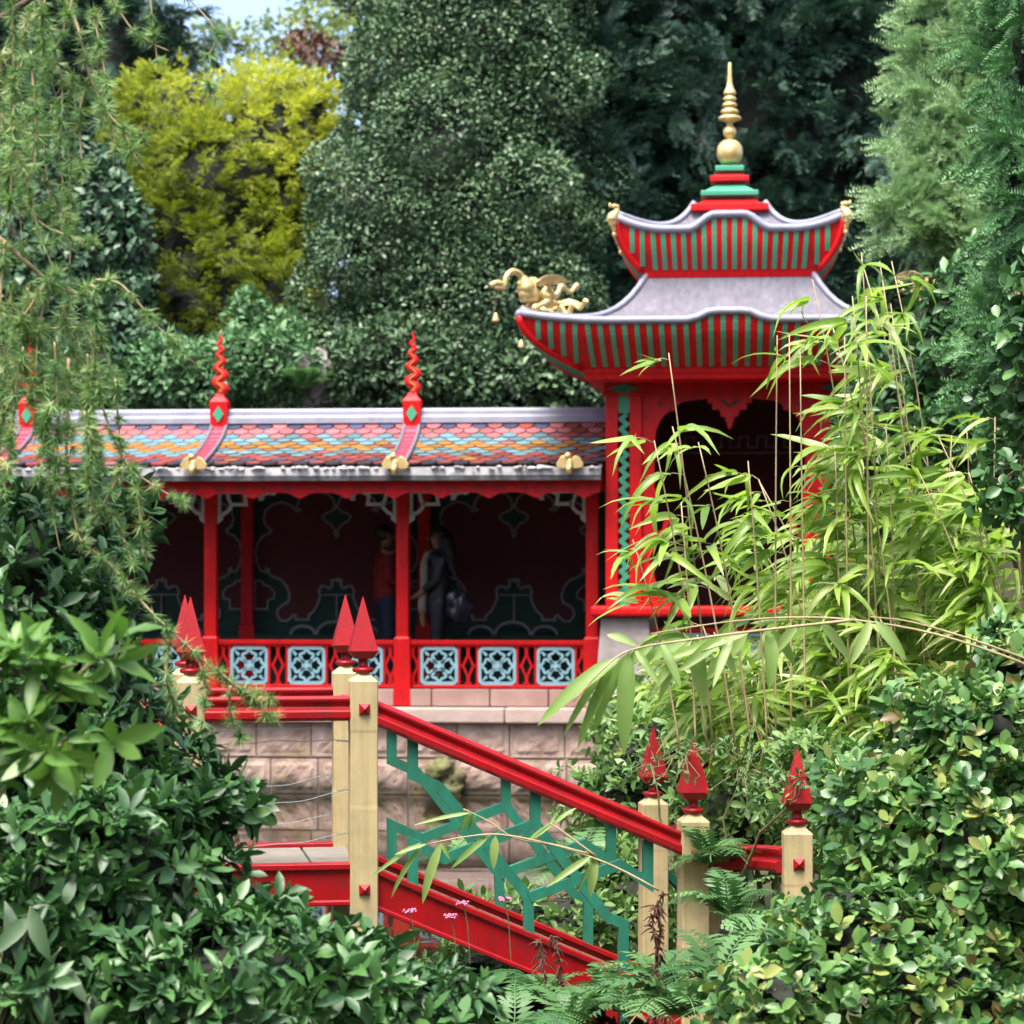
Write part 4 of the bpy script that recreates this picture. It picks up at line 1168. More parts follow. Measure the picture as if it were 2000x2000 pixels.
# ------------------------------------------------------------------ foliage tools
def orient(d, n):
    """rotation matrices (N,3,3): template +Y along d, +Z near n"""
    d = d / (np.linalg.norm(d, axis=1, keepdims=True) + 1e-9)
    n = n - d * (n * d).sum(1, keepdims=True)
    ln = np.linalg.norm(n, axis=1, keepdims=True)
    alt = np.cross(d, np.array([0.31, 0.77, 0.55]))
    n = np.where(ln < 1e-4, alt, n)
    n = n / (np.linalg.norm(n, axis=1, keepdims=True) + 1e-9)
    x = np.cross(d, n)
    return np.stack([x, d, n], axis=2)
def leaf_mesh(name, tv, tf, pos, rot, scl, tint, material, smooth=True):
    tv = np.asarray(tv, float); N = len(pos); K = len(tv)
    scl = np.asarray(scl, float)
    if scl.ndim == 1: scl = np.repeat(scl[:, None], 3, 1)
    loc = tv[None] * scl[:, None, :]
    V = np.einsum('nij,nkj->nki', rot, loc) + pos[:, None, :]
    tot = np.array([len(f) for f in tf]); flat = np.concatenate([np.array(f) for f in tf])
    loops = (flat[None] + (np.arange(N) * K)[:, None]).ravel()
    totals = np.tile(tot, N)
    starts = np.concatenate([[0], np.cumsum(totals)[:-1]])
    me = bpy.data.meshes.new(name)
    me.vertices.add(N * K); me.vertices.foreach_set('co', V.astype(np.float32).ravel())
    me.loops.add(len(loops)); me.loops.foreach_set('vertex_index', loops.astype(np.int32))
    me.polygons.add(len(totals)); me.polygons.foreach_set('loop_start', starts.astype(np.int32)); me.polygons.foreach_set('loop_total', totals.astype(np.int32))
    if smooth: me.polygons.foreach_set('use_smooth', np.ones(len(totals), bool))
    at = me.attributes.new('tint', 'FLOAT', 'POINT')
    at.data.foreach_set('value', np.repeat(np.clip(tint, 0.001, 1), K).astype(np.float32))
    me.update(calc_edges=True)
    me.materials.append(material)
    return me
def tmpl_leaf(w=0.36, segs=4, fold=0.12, curl=0.18, wide=0.45, pw=1.0, wave=0.0):
    """midrib + two margins; length 1 along +Y"""
    vs = []; rows = []
    for i in range(segs + 1):
        t = i / segs
        if t < wide: h = math.sin(t / wide * math.pi / 2) ** pw
        else: h = math.cos((t - wide) / (1 - wide) * math.pi / 2) ** (0.85 * pw)
        h = max(h, 0.0) * w / 2
        z = -curl * t * t
        if i in (0, segs): vs.append((0, t, z)); rows.append((len(vs) - 1,))
        else:
            wv = wave * (1 if i % 2 else -1)
            vs += [(-h, t, z + fold * h * 2 + wv), (0, t, z), (h, t, z + fold * h * 2 - wv)]; rows.append((len(vs) - 3, len(vs) - 2, len(vs) - 1))
    fs = []
    for i in range(segs):
        a, b = rows[i], rows[i + 1]
        if len(a) == 1: fs += [(a[0], b[1], b[0]), (a[0], b[2], b[1])]
        elif len(b) == 1: fs += [(a[0], a[1], b[0]), (a[1], a[2], b[0])]
        else: fs += [(a[0], a[1], b[1], b[0]), (a[1], a[2], b[2], b[1])]
    return vs, fs
def tmpl_quadleaf(w=0.5, fold=0.1):
    return [(0, 0, 0), (w / 2, 0.5, fold * w), (0, 1, -0.08), (-w / 2, 0.5, fold * w)], [(0, 1, 2, 3)]
def tmpl_ivy():
    pts = [(0, 0), (0.32, -0.12), (0.5, 0.18), (0.28, 0.42), (0.2, 0.66), (0, 1.0), (-0.2, 0.66), (-0.28, 0.42), (-0.5, 0.18), (-0.32, -0.12)]
    vs = [(0, 0.32, 0.04)] + [(x, y, -0.05) for x, y in pts]
    return vs, [(0, i, i % 10 + 1) for i in range(1, 11)]
def tmpl_spray(nn=7, ln=0.34, wn=0.07, seed=0, droop=0.15, up=0.1, three=False, fwd=0.6):
    """twig with needles, length 1 along +Y, needles as slim triangles"""
    g = random.Random(seed); vs, fs = [], []
    for i in range(nn):
        t = (i + 0.6) / nn
        z0 = -droop * t * t
        for s_ in ((-1, 1, 0) if three else (-1, 1)):
            L = ln * (1.05 - 0.55 * t) * g.uniform(0.8, 1.15)
            f = fwd * L
            b = (0, t * 0.9, z0)
            if s_ == 0:
                tip = (g.uniform(-.1, .1) * L, t * 0.9 + f, z0 + L * 0.8)
            else:
                tip = (s_ * math.sqrt(max(L * L - f * f, 0.01)), t * 0.9 + f, z0 + g.uniform(-up, up))
            k = len(vs); w = wn * 0.5
            vs += [(b[0], b[1] - w, b[2]), (b[0], b[1] + w, b[2] + 0.01), tip]
            fs.append((k, k + 1, k + 2))
    k = len(vs); vs += [(-0.015, 0, 0), (0.015, 0, 0), (0, 1.05, -droop)]; fs.append((k, k + 1, k + 2))
    return vs, fs
def sample_lobes(lobes, N, g, shell=0.25, front=-0.35, deep=0.78):
    """points near the surface of a union of ellipsoids (centre, radii); returns positions and outward normals"""
    C = np.array([l[0] for l in lobes], float); Rr = np.array([l[1] for l in lobes], float)
    wgt = (Rr[:, 0] * Rr[:, 2] + Rr[:, 0] * Rr[:, 1] + Rr[:, 1] * Rr[:, 2]); wgt = wgt / wgt.sum()
    P_, N_ = [], []
    have = 0
    for _ in range(40):
        M_ = int((N - have) * 2.2) + 50
        k = g.choice(len(lobes), M_, p=wgt)
        d = g.normal(size=(M_, 3)); d /= np.linalg.norm(d, axis=1, keepdims=True)
        r = 1 - shell * g.random(M_) ** 1.5
        p = C[k] + d * Rr[k] * r[:, None]
        n = d / Rr[k]; n /= np.linalg.norm(n, axis=1, keepdims=True)
        ok = np.ones(M_, bool)
        for j in range(len(lobes)):
            q = np.linalg.norm((p - C[j]) / Rr[j], axis=1)
            ok &= ~((q < deep) & (k != j))
        cd = -p + np.array([0, 0, CAMZ]); cd /= np.linalg.norm(cd, axis=1, keepdims=True)
        ok &= (n * cd).sum(1) > front
        P_.append(p[ok]); N_.append(n[ok]); have += ok.sum()
        if have >= N: break
    return np.concatenate(P_)[:N], np.concatenate(N_)[:N]
def lobe(x, y, Y, rx, ry, rz):
    return (tuple(P(x, y, Y)), (rx, ry, rz))
def clumpy(p, g, scale=1.0):
    """smooth pseudo-noise 0..1 by position"""
    ph = g.random(9) * 6.28
    a = np.sin(p[:, 0] * 3.1 * scale + ph[0]) + np.sin(p[:, 1] * 2.7 * scale + ph[1]) + np.sin(p[:, 2] * 3.7 * scale + ph[2]) + np.sin((p[:, 0] + p[:, 2]) * 5.3 * scale + ph[3]) + np.sin((p[:, 0] - p[:, 2]) * 7.1 * scale + ph[4])
    return np.clip(a / 8 + 0.5, 0, 1)
def limbs(mb, base, tips, r0, g, wob=0.12, n=6):
    base = Vector(base)
    for t in tips:
        t = Vector(t); pts, rad = [], []
        L = (t - base).length
        for k in range(n + 1):
            f = k / n
            p = base.lerp(t, f) + Vector(g.normal(size=3)) * wob * L * 0.12 * math.sin(f * math.pi)
            p.z += 0.10 * L * math.sin(f * math.pi)
            pts.append(p); rad.append(r0 * (1 - 0.85 * f) + 0.0015)
        mb.tube(pts, rad, 6)
def blob(mb, lobes, f, g, n=14, m=10, amp=0.12):
    for c, r in lobes:
        k0 = len(mb.v); mb.ell((0, 0, 0), (1, 1, 1), n, m)
        for i in range(k0, len(mb.v)):
            q = Vector(mb.v[i]) * (f * (1 + g.uniform(-amp, amp))); mb.v[i] = (c[0] + q.x * r[0], c[1] + q.y * r[1], c[2] + q.z * r[2])
def sublobes(lobes, k, fr, g, out=0.82):
    res = []
    for c, r in lobes:
        m = (r[0] * r[1] * r[2]) ** (1 / 3)
        for _ in range(k):
            d = g.normal(size=3); d /= np.linalg.norm(d)
            if d[1] > 0.5: d[1] = -d[1]
            q = fr * m * g.uniform(0.6, 1.35)
            o = out * g.uniform(0.85, 1.12)
            res.append(((c[0] + d[0] * r[0] * o, c[1] + d[1] * r[1] * o, c[2] + d[2] * r[2] * o), (q * g.uniform(0.8, 1.3), q * g.uniform(0.8, 1.2), q * g.uniform(0.7, 1.1))))
    return res
M['bark'] = mat('brown_bark', (0.10, 0.07, 0.045), 0.9, 0.3, 20, bump=0.6, bscale=30)
M['twigs'] = mat('shaded_crown_core', (0.013, 0.016, 0.010), 0.95, 0.35, 16, bump=1.0, bscale=14)  # solid crown core: inner shade put into a colour darker than bark
M['greenstem'] = mat('green_brown_stem', (0.17, 0.16, 0.07), 0.7, 0.25, 20)
M['cane'] = mat('pale_bamboo_cane', (0.36, 0.28, 0.15), 0.55, 0.25, 12)
M['straw'] = mat('straw_twig', (0.36, 0.27, 0.15), 0.7, 0.25, 30)

def tree(name, label, cat, lobes, N, tmpl, material, seed, size, jitter=0.5, up=0.4, shell=0.3, trunk=None, core=0.80, tintf=None, front=-0.35, group=None, outw=0.6, sizevar=0.35, sub=(22, 0.30), boughs=None):
    """trunk > limbs, crown of leaves or sprays through the shell of the crown's volume"""
    g = np.random.default_rng(seed)
    b = trunk or (np.mean([l[0][0] for l in lobes]), np.mean([l[0][1] for l in lobes]))
    bz = float(ground_h(b[0], b[1]))
    t = thing(name, label, cat, (b[0], b[1], bz), 0, group)
    inv = Matrix.Translation((-b[0], -b[1], -bz))
    allb = (sublobes(lobes, sub[0], sub[1], g) if sub else []) + lobes
    p, n = sample_lobes(allb, boughs[0] if boughs else N, g, shell, front, 0.7)
    # clumps: pull leaves towards clump heads
    d = n * outw + g.normal(size=p.shape) * jitter; d[:, 2] += up * g.random(len(p)) - 0.1
    nn = n * 0.5 + g.normal(size=p.shape) * 0.5; nn[:, 2] += 0.8
    if boughs:
        nb, per, L, dz = boughs
        ax = n * 0.9 + g.normal(size=p.shape) * 0.35 + np.array([0, 0, dz]); ax /= np.linalg.norm(ax, axis=1, keepdims=True)
        lat = np.cross(ax, np.array([0.02, 0.03, 1.0])); lat /= np.linalg.norm(lat, axis=1, keepdims=True)
        nrm = np.cross(lat, ax)
        k = np.repeat(np.arange(len(p)), per)
        tt = g.random(len(k)); sd = np.where(g.random(len(k)) < 0.5, -1.0, 1.0)
        Lb = (L * g.uniform(0.6, 1.3, len(p)))[k]
        base = p[k] + ax[k] * ((tt - 0.6) * Lb)[:, None] + nrm[k] * (-0.25 * Lb * tt * tt)[:, None] + g.normal(size=(len(k), 3)) * 0.03
        d = ax[k] * (0.55 + 0.5 * tt)[:, None] + lat[k] * (sd * (1.05 - 0.75 * tt))[:, None] + nrm[k] * (0.1 - 0.3 * tt)[:, None] + g.normal(size=(len(k), 3)) * 0.18
        nn = nrm[k] + g.normal(size=(len(k), 3)) * 0.3
        bt = g.random(len(p))[k]
        p = base; n = n[k]
        tipt = np.clip(0.30 * bt + 0.35 * tt * tt + 0.35 * g.random(len(k)), 0.01, 1)
    cl = clumpy(p, g, 1.0)
    if not boughs: p = p - n * ((1 - cl) * 0.06 * np.mean([max(l[1]) for l in lobes]))[:, None]
    tint = np.clip((tintf(p, g) if tintf else (tipt if boughs else 0.5 * cl + 0.5 * g.random(len(p)))), 0.01, 1)
    me = leaf_mesh('crown', tmpl[0], tmpl[1], p - np.array([b[0], b[1], bz]), orient(d, nn), size * (1 + sizevar * (g.random(len(p)) * 2 - 1)), tint, material, smooth=False)
    part('crown', me, None, t)
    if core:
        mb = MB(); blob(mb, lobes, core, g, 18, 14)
        o = tag(part('shaded_core', mb, M['twigs'], t), kind='stuff'); o.data.transform(inv)  # dark fill painting in the shaded inside of the crown
    mb = MB(); top = max(lobes, key=lambda l: l[0][2])[0]
    mb.tube([(0, 0, -0.3), (0.05, 0.02, 0.5), ((top[0] - b[0]) * 0.5, (top[1] - b[1]) * 0.5, (top[2] - bz) * 0.6), (top[0] - b[0], top[1] - b[1], top[2] - bz)], [0.2, 0.16, 0.1, 0.03], 8)
    tk = part('trunk', mb, M['bark'], t, smooth=True)
    mb = MB(); limbs(mb, (0, 0, 0.6), [(l[0][0] - b[0], l[0][1] - b[1], l[0][2] - bz) for l in lobes], 0.06, g)
    part('limbs', mb, M['bark'], t, smooth=True)
    return t

# ------------------------------------------------------------------ trees behind the pavilion
holly = leafmat('holly_leaves', [(0.036, 0.080, 0.036), (0.058, 0.118, 0.050), (0.085, 0.158, 0.066), (0.12, 0.20, 0.085)], 0.46, spec=0.5)
yew = leafmat('dark_yew_needles', [(0.020, 0.054, 0.040), (0.032, 0.080, 0.055), (0.055, 0.12, 0.075), (0.11, 0.20, 0.10)], 0.5)
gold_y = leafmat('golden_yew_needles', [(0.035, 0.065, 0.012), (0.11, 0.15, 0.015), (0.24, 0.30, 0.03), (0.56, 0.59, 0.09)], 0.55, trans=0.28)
pale = leafmat('pale_tree_leaves', [(0.08, 0.13, 0.04), (0.16, 0.22, 0.07), (0.28, 0.32, 0.10)], 0.6, trans=0.3)
copper = leafmat('copper_leaves', [(0.10, 0.04, 0.03), (0.18, 0.08, 0.05)], 0.6)
ivy = leafmat('ivy_leaves', [(0.024, 0.065, 0.030), (0.042, 0.10, 0.045), (0.085, 0.165, 0.08)], 0.45, spec=0.5)
fresh = leafmat('fresh_green_leaves', [(0.05, 0.12, 0.045), (0.09, 0.20, 0.075), (0.16, 0.30, 0.13)], 0.5, trans=0.15)
feath = leafmat('feathery_pale_sprays', [(0.15, 0.27, 0.11), (0.24, 0.38, 0.17), (0.36, 0.50, 0.27)], 0.6, trans=0.2)
thuja = leafmat('cypress_sprays', [(0.06, 0.17, 0.065), (0.11, 0.26, 0.10), (0.18, 0.36, 0.14)], 0.55, trans=0.1)

S7 = tmpl_spray(8, 0.36, 0.10, 1)
S3 = tmpl_spray(5, 0.34, 0.15, 2, three=True)
SF = tmpl_spray(9, 0.27, 0.085, 3, droop=0.3, three=True, fwd=0.6)
QL = tmpl_quadleaf(0.55, 0.15)

tree('holly_tree', 'tall rounded holly with small glossy leaves directly behind the walkway roof', 'tree',
     [lobe(900, 620, 32.0, 1.95, 1.6, 1.9), lobe(880, 430, 32.2, 1.9, 1.6, 2.0), lobe(920, 240, 32.4, 1.75, 1.5, 1.9), lobe(930, 60, 32.6, 1.6, 1.4, 1.8), lobe(960, -120, 32.8, 1.4, 1.3, 1.6)],
     105000, QL, holly, 11, 0.066, jitter=0.8, shell=0.34, core=0.68, sub=(34, 0.27))
def yt(p, g):
    return 0.45 * clumpy(p, g, 1.1) + 0.55 * g.random(len(p)) ** 2
tree('yew_tree', 'dark yew filling the space behind the gold finial', 'tree',
     [lobe(1420, 600, 34, 2.5, 1.6, 2.6), lobe(1350, 300, 34.2, 2.3, 1.5, 2.3), lobe(1560, 280, 34, 2.0, 1.5, 2.4), lobe(1400, 40, 34.4, 2.4, 1.5, 2.2), lobe(1640, -10, 34.4, 2.0, 1.5, 2.4), lobe(1200, -60, 34.6, 1.8, 1.5, 2.0), lobe(1720, 560, 34, 1.8, 1.5, 2.6)],
     15000, S7, yew, 12, 0.26, shell=0.3, core=0.68, boughs=(1250, 20, 0.75, -0.05))
tree('yew_tree', 'dark yew behind the gold dragon on the tower corner', 'tree',
     [lobe(1160, 520, 33.2, 1.25, 1.2, 1.9), lobe(1130, 250, 33.4, 1.3, 1.2, 1.9), lobe(1200, 700, 33.0, 1.2, 1.0, 1.3)],
     5000, S7, yew, 13, 0.24, shell=0.3, core=0.68, boughs=(420, 20, 0.65, -0.05))
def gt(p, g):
    h = np.clip((p[:, 2] - 5.0) / 3.6 + 0.25 * (p[:, 0] + 3.8), 0, 1)          # sunward shoots golden, with the lower crown's shade painted in too
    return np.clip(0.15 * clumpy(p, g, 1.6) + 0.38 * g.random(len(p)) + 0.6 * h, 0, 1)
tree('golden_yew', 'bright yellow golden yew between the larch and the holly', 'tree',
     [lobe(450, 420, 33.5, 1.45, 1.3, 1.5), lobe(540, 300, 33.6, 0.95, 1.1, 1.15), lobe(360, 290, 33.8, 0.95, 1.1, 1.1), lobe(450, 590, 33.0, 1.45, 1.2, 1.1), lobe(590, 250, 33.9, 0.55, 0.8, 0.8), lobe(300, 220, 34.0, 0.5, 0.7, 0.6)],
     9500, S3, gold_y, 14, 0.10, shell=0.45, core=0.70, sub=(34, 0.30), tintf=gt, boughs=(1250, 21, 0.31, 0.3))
IV = tmpl_ivy()
tree('ivy_clad_tree', 'old trunk smothered in dark ivy behind the drooping larch', 'tree',
     [lobe(190, 560, 31.5, 0.75, 0.7, 1.6), lobe(150, 420, 31.7, 0.7, 0.7, 1.0), lobe(230, 740, 31.0, 1.0, 0.8, 0.9), lobe(60, 650, 31.6, 0.9, 0.8, 1.6)],
     9000, IV, ivy, 15, 0.11, jitter=0.3, shell=0.18, core=0.85, outw=-0.1)
tree('dark_conifer', 'dark conifer crown at the top left behind the larch twigs', 'tree',
     [lobe(250, 130, 36, 1.1, 1.0, 1.4), lobe(120, 250, 36, 1.4, 1.0, 1.6), lobe(60, 30, 36.4, 1.6, 1.0, 1.6), lobe(260, 330, 35.4, 0.9, 0.8, 0.9), lobe(250, 520, 35.4, 1.2, 0.8, 1.2)],
     5200, S7, yew, 16, 0.25, core=0.7, boughs=(420, 20, 0.6, -0.05))
tree('leafy_shrub', 'fresh green shrub behind the left flame finial on the roof', 'shrub',
     [lobe(400, 730, 30.6, 0.9, 0.6, 0.40), lobe(540, 720, 30.8, 0.6, 0.6, 0.45), lobe(300, 740, 30.6, 0.7, 0.6, 0.40), lobe(490, 640, 31, 0.22, 0.3, 0.5), lobe(560, 650, 31, 0.25, 0.3, 0.25)],
     6500, tmpl_leaf(0.45, 3), fresh, 17, 0.10, jitter=0.6, core=0.6, shell=0.5, sub=(26, 0.42))
tree('leafy_shrub', 'low evergreen shrub behind the right flame finial on the roof', 'shrub',
     [lobe(760, 720, 30.8, 0.9, 0.6, 0.6), lobe(950, 740, 30.8, 1.0, 0.6, 0.55), lobe(1100, 730, 30.8, 0.7, 0.5, 0.6)],
     6000, tmpl_leaf(0.45, 3), holly, 18, 0.105, jitter=0.6, core=0.7, shell=0.4)
for (nm, lb, lo, N, sd, m_) in (
        ('pale_tree', 'pale green far tree against the white sky, right of the gap', [lobe(670, 90, 52, 1.3, 1.6, 1.2), lobe(740, -10, 54, 1.9, 1.6, 1.5), lobe(610, 150, 52, 0.7, 1.2, 0.6)], 2600, 19, pale),
        ('pale_tree', 'pale green far tree against the white sky, above the golden yew', [lobe(480, 130, 56, 1.4, 1.4, 0.8), lobe(410, 120, 56, 1.0, 1.4, 0.9), lobe(540, 70, 58, 0.8, 1.0, 0.6)], 750, 20, pale),
        ('copper_tree', 'copper leaved bough above the top of the golden yew', [lobe(600, 90, 44, 0.45, 0.6, 0.28), lobe(640, 110, 44, 0.3, 0.5, 0.3)], 350, 21, copper)):
    tree(nm, lb, 'tree', lo, N, QL, m_, sd, 0.22 if m_ is pale else 0.14, jitter=0.9, shell=0.75, core=0, front=-1.1)
# woodland ring out of view, added to cut low sky light into the gallery
gw = np.random.default_rng(99)
wp, wd = [], []
while len(wp) < 12000:
    a = gw.uniform(0, 6.283); r = gw.uniform(0, 2.2)
    x, y = (9.5 + r) * math.sin(a), 10 + (16 + r) * math.cos(a); z = gw.uniform(0.3, 11.5 if y < 6 else 10.5)
    if y > 1.0 and abs(x) < 0.24 * y + 1.2: continue
    if y > 24.5: continue
    wp.append((x, y, z)); wd.append((-x, 10 - y, 3))
sz = list(gw.uniform(0.5, 1.0, len(wp)))
while len(wp) < 21000:                     # low growth under the trees on both banks
    y = gw.uniform(9, 26); x = gw.uniform(0.26 * y + 0.5, 9.5) if gw.random() < 0.6 else -gw.uniform(0.26 * y + 0.9, 9.5)
    z = float(ground_h(x, y)) + gw.uniform(0, 1.3) * (0.6 + 0.4 * math.sin(x * 2.1) * math.sin(y * 1.4))
    wp.append((x, y, z)); wd.append((0, -3, 8)); sz.append(gw.uniform(0.14, 0.3))
wp, wd = np.array(wp), np.array(wd)
me = leaf_mesh('unseen_woodland', QL[0], QL[1], wp, orient(gw.normal(size=wp.shape), wd / 10 + gw.normal(size=wp.shape) * 0.4), np.array(sz), gw.random(len(wp)), holly)
tag(part('unseen_woodland', me, None), kind='stuff')
# conifers on the right
tree('feathery_conifer', 'pale feathery conifer right of the tower roofs', 'tree',
     [lobe(1900, 120, 22, 0.58, 0.7, 0.9), lobe(1940, 350, 21.8, 0.80, 0.7, 0.75), lobe(1870, 430, 21.6, 0.58, 0.6, 0.42), lobe(1960, -80, 22, 0.6, 0.7, 0.9), lobe(1775, 405, 21.5, 0.34, 0.35, 0.15), lobe(1880, 270, 21.7, 0.5, 0.5, 0.5), lobe(1800, 340, 21.6, 0.25, 0.3, 0.2)],
     7000, SF, feath, 22, 0.20, shell=0.35, core=0.7, sub=(26, 0.3), boughs=(480, 16, 0.42, 0.25), trunk=(4.6, 22.3))
tree('cypress', 'mid green cypress at the right edge of the picture', 'tree',
     [lobe(2060, 120, 17, 0.45, 0.5, 0.9), lobe(2080, 430, 17, 0.60, 0.5, 0.8), lobe(2030, 330, 16.9, 0.35, 0.4, 0.4), lobe(2100, 700, 17, 0.7, 0.5, 0.8)],
     4500, SF, thuja, 23, 0.16, shell=0.35, core=0.7, sub=(26, 0.3), boughs=(420, 16, 0.34, 0.1), trunk=(4.0, 17.3))
# ------------------------------------------------------------------ foreground planting
def leaf_thing(name, label, cat, base, pos, rot, scl, tint, tmpl, material, stems, stem_mat, keep=300, part_name='leaf', group=None):
    """a plant: the leaves that show largest are single parts, the others one joined part; stems is an MB in world space"""
    t = thing(name, label, cat, base, 0, group)
    off = np.array(base, float)
    dist = np.linalg.norm(pos - np.array([0, 0, CAMZ]), axis=1) / np.maximum(scl, 1e-4)
    scr_x = 1000 + pos[:, 0] / pos[:, 1] * F; scr_y = 1110 - (pos[:, 2] - CAMZ) / pos[:, 1] * F
    inside = (scr_x > -20) & (scr_x < 2020) & (scr_y > -20) & (scr_y < 2020)
    order = np.argsort(dist + (~inside) * 1e6)
    near, far = order[:keep], order[keep:]
    me0 = {}
    tv, tf = tmpl
    gs = np.random.default_rng(len(pos))
    s3 = scl[:, None] * np.stack([gs.uniform(0.78, 1.18, len(pos)), np.ones(len(pos)), gs.uniform(-0.3, 2.6, len(pos))], 1)
    NB = 10
    for i in near:
        b = min(NB - 1, int(tint[i] * NB))
        if b not in me0:
            me0[b] = leaf_mesh(part_name, tv, tf, np.zeros((1, 3)), np.eye(3)[None], np.array([1.0]), np.array([(b + 0.5) / NB]), material)
        o = bpy.data.objects.new(part_name, me0[b]); COL.objects.link(o); o.parent = t
        m4 = Matrix([list(rot[i][r]) + [0] for r in range(3)] + [[0, 0, 0, 1]])
        o.matrix_local = Matrix.Translation(Vector(pos[i] - off)) @ m4 @ Matrix.Diagonal((s3[i][0], s3[i][1], s3[i][2], 1))
    if len(far):
        me = leaf_mesh('foliage', tv, tf, pos[far] - off, rot[far], s3[far], tint[far], material)
        tag(part('foliage', me, None, t), kind='stuff')
    if stems is not None and stems.v:
        o = part('stems', stems, stem_mat, t, smooth=True); o.data.transform(Matrix.Translation(-Vector(base)))
    return t

def whorls(p, n, g, k=(5, 8), ln=0.08, spread=1.1, droop=0.15, upb=0.5, young=0.25):
    """rosettes of leaves at twig ends"""
    pos, d, nn, sc, ti = [], [], [], [], []
    for i in range(len(p)):
        ax = n[i] + np.array([0, 0, upb]) + g.normal(size=3) * 0.35; ax /= np.linalg.norm(ax)
        a = np.cross(ax, [0.3, 0.5, 0.8]); a /= np.linalg.norm(a); b = np.cross(ax, a)
        m = g.integers(k[0], k[1] + 1); ph = g.random() * 6.28
        tw = g.random()
        for j in range(m):
            f = ph + j * 2.4
            sp = spread * (0.55 + 0.6 * j / m) if True else spread
            dd = ax * math.cos(sp) + (a * math.cos(f) + b * math.sin(f)) * math.sin(sp)
            dd = dd + np.array([0, 0, -droop * g.random()])
            pos.append(p[i] - ax * 0.02 * (j / m) * 2); d.append(dd); nn.append(ax + g.normal(size=3) * 0.25)
            sc.append(ln * g.uniform(0.45, 1.2)); ti.append(np.clip(0.6 * tw + 0.4 * g.random(), 0.01, 1))
    pos = np.array(pos); d = np.array(d); nn = np.array(nn)
    return pos, orient(d, nn), np.array(sc), np.array(ti)

glossy = leafmat('glossy_evergreen_leaves', [(0.022, 0.066, 0.026), (0.036, 0.105, 0.034), (0.06, 0.16, 0.042), (0.10, 0.23, 0.06)], 0.42, trans=0.1, spec=0.5)
bright = leafmat('bright_evergreen_leaves', [(0.06, 0.15, 0.03), (0.10, 0.22, 0.042), (0.15, 0.30, 0.06)], 0.42, trans=0.25)
roundl = leafmat('round_green_leaves', [(0.025, 0.08, 0.026), (0.04, 0.115, 0.035), (0.065, 0.165, 0.045), (0.10, 0.22, 0.06), (0.15, 0.28, 0.075), (0.28, 0.33, 0.09), (0.13, 0.06, 0.03)], 0.40, trans=0.15)
bam = leafmat('bamboo_leaves', [(0.11, 0.21, 0.04), (0.20, 0.33, 0.055), (0.29, 0.42, 0.08), (0.44, 0.50, 0.22)], 0.34, trans=0.4)
bamg = leafmat('greyish_bamboo_leaves', [(0.13, 0.24, 0.05), (0.20, 0.32, 0.075), (0.29, 0.40, 0.13)], 0.45, trans=0.35)
fernm = leafmat('fern_fronds', [(0.04, 0.115, 0.035), (0.075, 0.18, 0.055), (0.13, 0.26, 0.09)], 0.5, trans=0.2, spec=0.4)
under = leafmat('undergrowth_leaves', [(0.06, 0.14, 0.035), (0.12, 0.23, 0.06), (0.20, 0.33, 0.09)], 0.5, trans=0.2)
dryfern = mat('dead_brown_fern', (0.10, 0.04, 0.025), 0.9, 0.4, 30)
pinkfl = mat('pink_flower', (0.62, 0.20, 0.34), 0.7, 0.25, 40)
larchm = leafmat('larch_needles', [(0.09, 0.20, 0.06), (0.15, 0.29, 0.095), (0.22, 0.37, 0.13), (0.36, 0.40, 0.16)], 0.55, trans=0.2)

def shrub(name, label, lobes, NW, seed, tmpl, material, ln, k=(5, 8), keep=300, base=None, sub=(10, 0.35), shell=0.5, spread=1.15, core=0.6, front=-0.5, tip_stems=260, droop=0.15, upb=0.5, group=None, cat='shrub', stem=0.006):
    g = np.random.default_rng(seed)
    if base is None:
        c = np.mean([l[0] for l in lobes], axis=0); base = (c[0], c[1], float(ground_h(c[0], c[1])))
    allb = sublobes(lobes, sub[0], sub[1], g) + lobes
    p, n = sample_lobes(allb, NW, g, shell, front, 0.72)
    pos, rot, sc, ti = whorls(p, n, g, k, ln, spread, droop, upb)
    st = MB()
    cs = [l[0] for l in lobes]
    limbs(st, (base[0], base[1], base[2] - 0.1), cs, stem * 4, g, 0.2)
    idx = g.choice(len(p), min(tip_stems, len(p)), replace=False)
    for i in idx:
        q = p[i]; j = int(np.argmin([np.linalg.norm((q - np.array(c)) / np.array(r)) for c, r in lobes]))
        c = np.array(cs[j]); a = c + (q - c) * 0.35
        m = (a + q) / 2 + g.normal(size=3) * 0.02 - np.array([0, 0, 0.03])
        st.tube([tuple(a), tuple(m), tuple(q)], [stem, stem * 0.7, stem * 0.4], 4)
    t = leaf_thing(name, label, cat, base, pos, rot, sc, ti, tmpl, material, st, M['greenstem'], keep, group=group)
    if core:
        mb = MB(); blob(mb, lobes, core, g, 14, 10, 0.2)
        o = tag(part('shaded_core', mb, M['twigs'], t), kind='stuff'); o.data.transform(Matrix.Translation(-Vector(base)))  # dark blob painting in the shade inside the shrub
    return t
LA = tmpl_leaf(0.36, 5, 0.18, 0.16, 0.58, 0.9, 0.022)
LB = tmpl_leaf(0.60, 5, 0.14, 0.10, 0.60, 0.75, 0.015)
LC = tmpl_leaf(0.34, 5, 0.14, 0.22, 0.55, 1.0, 0.012)
